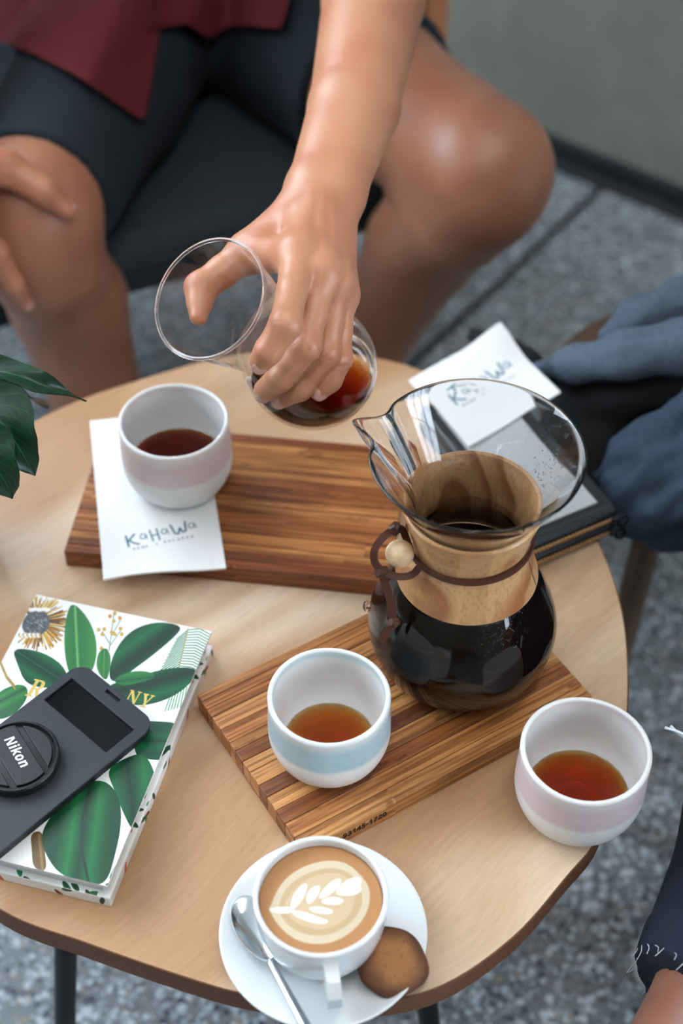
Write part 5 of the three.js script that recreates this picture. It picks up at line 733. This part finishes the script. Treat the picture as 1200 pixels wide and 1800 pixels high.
// ---------------------------------------------------------------- stool with a dark jacket heaped on it
{
  const sx = 0.335, sz = -1.03, t = thing('stool', 'low wooden stool under the dark jacket', 'stool'); t.position.set(sx, 0, sz); const wood = std({ color: 0x5b4636, roughness: 0.6 });
  const st = new THREE.CylinderGeometry(0.155, 0.15, 0.03, 48); st.translate(0, 0.365, 0); part('seat', st, wood, t); for (let i = 0; i < 4; i++) { const a = i * Math.PI / 2 + 0.6, d = V(Math.cos(a), 0, Math.sin(a)); part('leg', tube([V(0, 0.35, 0).addScaledVector(d, 0.1), V(0, 0.17, 0).addScaledVector(d, 0.12), V(0, 0, 0).addScaledVector(d, 0.14)], 0.014, 6, 10), wood, t); }
  const ft = tex(256, 256, (x, y) => 0.62 + 0.38 * vnoise(x / 1.7, y / 1.7, 121) * (0.7 + 0.3 * Math.sin((x + y) * 0.9))); ft.repeat.set(12, 12);
  const roll = (pts, r) => chain(pts.map(([px, py, h], i) => [P(px, py, h), Array.isArray(r) ? r[i] : r]), 0.03);
  const wr = (F, k, o) => (x, y, z) => Math.max(F(x, y, z) - o + 0.024 * k * Math.abs(noise3(x * 20 + z * 14, y * 20, z * 30 - x * 8) - 0.5) + 0.016 * k * Math.abs(noise3(x * 38 + z * 20, y * 38, z * 70) - 0.5), TABLE - 0.068 - y + (Math.hypot(x - sx, z - sz) > 0.16 ? -0.3 : 0));
  const j = thing('jacket', 'dark blue jacket with black lining heaped in folds beside the table', 'jacket'), lo = V(0.08, 0.30, -1.34), hi = V(0.60, 0.62, -0.74);
  const cloth = (c) => std({ color: c, roughness: 0.88, map: ft });
  part('lining', sdfMesh(wr(uni([uni([cap(W(.31, -.055, -1.10), W(.39, -.055, -.93), 0.052, 0.056), cap(W(.275, -.055, -1.02), W(.41, -.045, -1.05), 0.044, 0.056)], 0.04), roll([[1300, 640, .02], [1180, 672, .012], [1080, 690, -.005], [1000, 690, -.02]], [0.016, 0.015, 0.014, 0.012]), roll([[1010, 690, -.04], [1020, 770, -.045], [1060, 850, -.06]], [0.022, 0.024, 0.02]), roll([[930, 640, -.01], [880, 615, -.02], [835, 590, -.05]], [0.012, 0.009, 0.006])], 0.025), 1, 0.004), lo, hi, 0.006), cloth(0x10151b), j, 'black lining');
  part('collar_fold', sdfMesh(wr(uni([roll([[1300, 510, .03], [1200, 530, .035], [1120, 560, .03], [1068, 592, .01]], [0.016, 0.014, 0.011, 0.007]), roll([[1300, 590, .05], [1200, 612, .05], [1100, 626, .042], [1010, 640, .022], [950, 645, .0]], [0.018, 0.016, 0.013, 0.009, 0.006])], 0.01), 0.7, 0.003), lo, hi, 0.005), cloth(0x74879c), j, 'pale grey blue collar');
  part('body_fold', sdfMesh(wr(uni([roll([[1300, 690, .045], [1240, 715, .04], [1170, 765, .03], [1110, 805, .01], [1050, 840, -.02]], [0.018, 0.016, 0.014, 0.012, 0.009]), roll([[1300, 770, .04], [1220, 805, .03], [1150, 838, .012], [1085, 866, -.01], [1055, 882, -.03]], [0.016, 0.014, 0.012, 0.010, 0.008]), roll([[1300, 850, .025], [1210, 878, .01], [1140, 902, -.015], [1085, 922, -.04]], [0.018, 0.015, 0.012, 0.010]), roll([[1280, 900, -.01], [1200, 900, -.03], [1120, 900, -.055]], [0.03, 0.028, 0.02])], 0.008), 0.9, 0.003), lo, hi, 0.005), cloth(0x42566e), j, 'blue grey folds');
}

// ---------------------------------------------------------------- second person: ripped denim, bare shin, pale shoe
const personB = thing('person', 'seated person in frayed dark denim beside the table edge', 'person');
{
  const hipL = W(.432, .02, -.76), kneeL = W(.234, -.065, -.40), ankL = W(.29, -.37, -.44), hipR = W(.58, .02, -.66), kneeR = W(.47, .0, -.36), ankR = W(.385, -.36, -.63);
  const leg = (hip, knee, ank) => uni([chain([[hip, 0.088], [lerpV(hip, knee, 0.5), 0.074], [knee, 0.058]], 0.03), chain([[knee, 0.055], [lerpV(knee, ank, 0.3), 0.054], [lerpV(knee, ank, 0.65), 0.042], [ank, 0.034]], 0.03)], 0.03);
  const pel = W(.54, .07, -.76), che = W(.60, .38, -.82), nk = W(.60, .58, -.80), shA = W(.47, .49, -.90), shB = W(.72, .49, -.72), hd = W(.585, .74, -.76), el1 = W(.50, .24, -.98), wr1 = W(.48, .10, -.80), el2 = W(.78, .24, -.62), wr2 = W(.66, .11, -.50);
  const tor = uni([cap(pel, che, 0.14, 0.125), cap(shA, shB, 0.055, 0.055), cap(che, nk, 0.08, 0.05)], 0.06), head = headField(hd, V(-0.6, -0.35, 0.5));
  const fing = (w, d) => uni([cap(w, w.clone().addScaledVector(d, 0.07), 0.024, 0.02), ...[-1.5, -0.5, 0.5, 1.5].map((k) => cap(w.clone().addScaledVector(d, 0.07).add(V(k * 0.014, 0, k * 0.008)), w.clone().addScaledVector(d, 0.145 - Math.abs(k) * 0.008).add(V(k * 0.018, -0.012, k * 0.01)), 0.0095, 0.0075)), cap(w.clone().addScaledVector(d, 0.02), w.clone().addScaledVector(d, 0.075).add(V(-0.04, 0, 0)), 0.014, 0.009)], 0.006);
  const arms = uni([chain([[shA, 0.05], [el1, 0.04], [wr1, 0.025]], 0.02), chain([[shB, 0.05], [el2, 0.04], [wr2, 0.025]], 0.02), fing(wr1, V(-0.15, -0.25, 0.95).normalize()), fing(wr2, V(-0.7, -0.2, 0.68).normalize())], 0.012);
  const F = uni([uni([leg(hipL, kneeL, ankL), leg(hipR, kneeR, ankR)], 0.01), tor, arms, head.f, cap(nk, hd.clone().add(V(0.02, -0.04, -0.03)), 0.052, 0.048)], 0.02);
  const b = bounds([hipL, kneeL, ankL, hipR, kneeR, ankR, shA, shB, hd, el1, el2], 0.13); b[0].y = 0.05; part('body', sdfMesh(F, b[0], b[1], 0.0085, skinColor(lin(146, 96, 73), lin(120, 70, 53), [])), skinM, personB, 'tanned skin');
  const dt = tex(256, 256, (x, y) => { const tw = ((x + y) % 6) / 6, n = vnoise(x / 3, y / 3, 131), w = vnoise(x / 40, y / 40, 132); return mix3(mix3(rgb(120, 130, 145), rgb(200, 208, 220), tw * 0.5 + n * 0.4), rgb(235, 240, 248), 0.15 * sstep(0.6, 0.9, w)); }); dt.repeat.set(14, 14);
  const den = std({ color: 0x1b2c42, roughness: 0.92, map: dt }), cut = (hip, knee, k) => { const d = knee.clone().sub(hip).normalize().add(V(-0.55, 0, 0)).normalize(), h = lerpV(hip, knee, k), c = chain([[hip, 0.100], [lerpV(hip, knee, 0.5), 0.088], [lerpV(hip, knee, 1.0), 0.074]], 0.03), ci = chain([[hip, 0.096], [lerpV(hip, knee, 0.5), 0.085], [lerpV(hip, knee, 1.0), 0.073]], 0.03); return (x, y, z) => { const n = 0.006 * (noise3(x * 18, y * 18, z * 18) - 0.5), e = (x - h.x) * d.x + (y - h.y) * d.y + (z - h.z) * d.z + 0.006 * (noise3(x * 120, y * 120, z * 120) - 0.5), hemR = 0.002 * sstep(-0.03, -0.02, e); return Math.max(c(x, y, z) + n - hemR, e); }; };
  const jb = bounds([hipL, kneeL, hipR, kneeR, pel], 0.16), jf = uni([cut(hipL, kneeL, 0.93), cut(hipR, kneeR, 0.84), cap(pel, pel.clone().add(V(0, .02, 0)), 0.155, 0.155)], 0.01);
  const jeans = part('denim_shorts', sdfMesh(jf, jb[0], jb[1], 0.007), den, personB, 'dark blue frayed cut-off denim');
  // loose frayed threads at the rip and the hem
  const th = []; for (const [a, b2, c, t] of [[[1215, 1296], [1190, 1286], [1168, 1279], 1.02], [[1215, 1300], [1195, 1292], [1178, 1276], 1.022]]) { const s0 = PT(...a, t), root = s0.clone(); for (let i = 0; i < 120 && jf(root.x, root.y, root.z) > -0.002; i++) root.add(V(0.002, -0.0003, 0)); th.push(tube([root, lerpV(root, s0, 0.5).add(V(0, 0.004, 0)), s0, PT(...b2, t), PT(...c, t)], 0.0010, 22, 5)); }
  for (let i = 0; i < 46; i++) { const k = i / 46 * 6.283, d = kneeL.clone().sub(hipL).normalize(), s1 = V(0, 0, 0).crossVectors(d, V(0, 1, 0)).normalize(), s2 = V(0, 0, 0).crossVectors(s1, d), r = 0.079, hn = d.clone().add(V(-0.55, 0, 0)).normalize(), p0 = lerpV(hipL, kneeL, 0.93), w0 = V(0, 0, 0).addScaledVector(s1, Math.cos(k) * r).addScaledVector(s2, Math.sin(k) * r), p = p0.clone().add(w0).addScaledVector(d, -w0.dot(hn) / d.dot(hn) - 0.002), q = p.clone().addScaledVector(d, 0.003 + rnd() * 0.007).add(V((rnd() - 0.5) * 0.008, (rnd() - 0.5) * 0.008, 0)); th.push(tube([p, lerpV(p, q, 0.5).add(V(0.001, 0.002, 0)), q], 0.00025, 5, 4)); }
  const fr = part('frayed_threads', mergeGeometries(th), std({ color: 0xdfe4ea, roughness: 0.95 }), jeans, 'pale frayed threads'); fr.userData.kind = 'stuff';
  const shF = uni([cap(pel.clone().add(V(0, .1, 0)), che, 0.158, 0.143), cap(shA, shB, 0.07, 0.07), chain([[shA, 0.066], [lerpV(shA, el1, 0.6), 0.06]], 0.02), chain([[shB, 0.066], [lerpV(shB, el2, 0.6), 0.06]], 0.02)], 0.05), sf = (x, y, z) => Math.max(shF(x, y, z), TABLE + 0.09 - y, -(cap(che, nk.clone().add(V(0, .03, 0)), 0.04, 0.063)(x, y, z))), sbx = bounds([pel, che, shA, shB, el1, el2], 0.18);
  part('shirt', sdfMesh(sf, sbx[0], sbx[1], 0.010), std({ color: 0x3d4248, roughness: 0.9 }), personB, 'dark grey shirt');
  part('hair', sdfMesh(head.hair, hd.clone().subScalar(0.16), hd.clone().addScalar(0.16), 0.007), std({ color: 0x24170f, roughness: 0.7 }), personB, 'dark hair'); for (const e of head.eyes) { const g = new THREE.SphereGeometry(0.0115, 16, 12); g.translate(e.x, e.y, e.z); part('eye', g, std({ color: 0xe8e4de, roughness: 0.2 }), personB); }
  const sole = std({ color: 0xd8dcdc, roughness: 0.6 }), canv = std({ color: 0xa9c0c6, roughness: 0.8 });
  for (const [a, dx, dz] of [[ankL, -0.03, 0.14], [ankR, -0.082, -0.05]]) { const f = uni([cap(V(a.x, 0.06, a.z), V(a.x + dx, 0.042, a.z + dz), 0.04, 0.033), cap(V(a.x, 0.09, a.z), V(a.x, 0.06, a.z), 0.042, 0.042)], 0.03), bx = bounds([V(a.x, 0, a.z), V(a.x + dx, 0.14, a.z + dz)], 0.06); bx[0].y = -0.01; const m = part('shoe', sdfMesh((x, y, z) => Math.max(f(x, y, z), 0.018 - y), bx[0], bx[1], 0.006), canv, personB, 'pale blue canvas shoe'); part('sole', sdfMesh((x, y, z) => Math.max(f(x, Math.max(y, 0.03), z) - 0.003, 0.002 - y, y - 0.02), bx[0], bx[1], 0.005), sole, m); }
  const ch = thing('side_chair', 'dark wooden chair seat under the person in denim', 'chair'); ch.position.set(.56, 0, -.76); const wd = std({ color: 0x3b2a20, roughness: 0.6 }), q = Math.atan2(0.15, 0.12);
  const sg = new RoundedBoxGeometry(0.36, 0.03, 0.36, 2, 0.01); sg.rotateY(0.6); sg.translate(0, TABLE - 0.098, 0); part('seat', sg, wd, ch); for (const [x, z] of [[.15, .15], [-.15, .15], [.15, -.15], [-.15, -.15]]) { const p = V(x, 0, z).applyAxisAngle(V(0, 1, 0), 0.6); part('leg', tube([V(p.x * 0.9, TABLE - 0.1, p.z * 0.9), V(p.x, 0.17, p.z), V(p.x * 1.05, 0, p.z * 1.05)], 0.013, 5, 10), wd, ch); }
}
renderer.render(scene, camera);
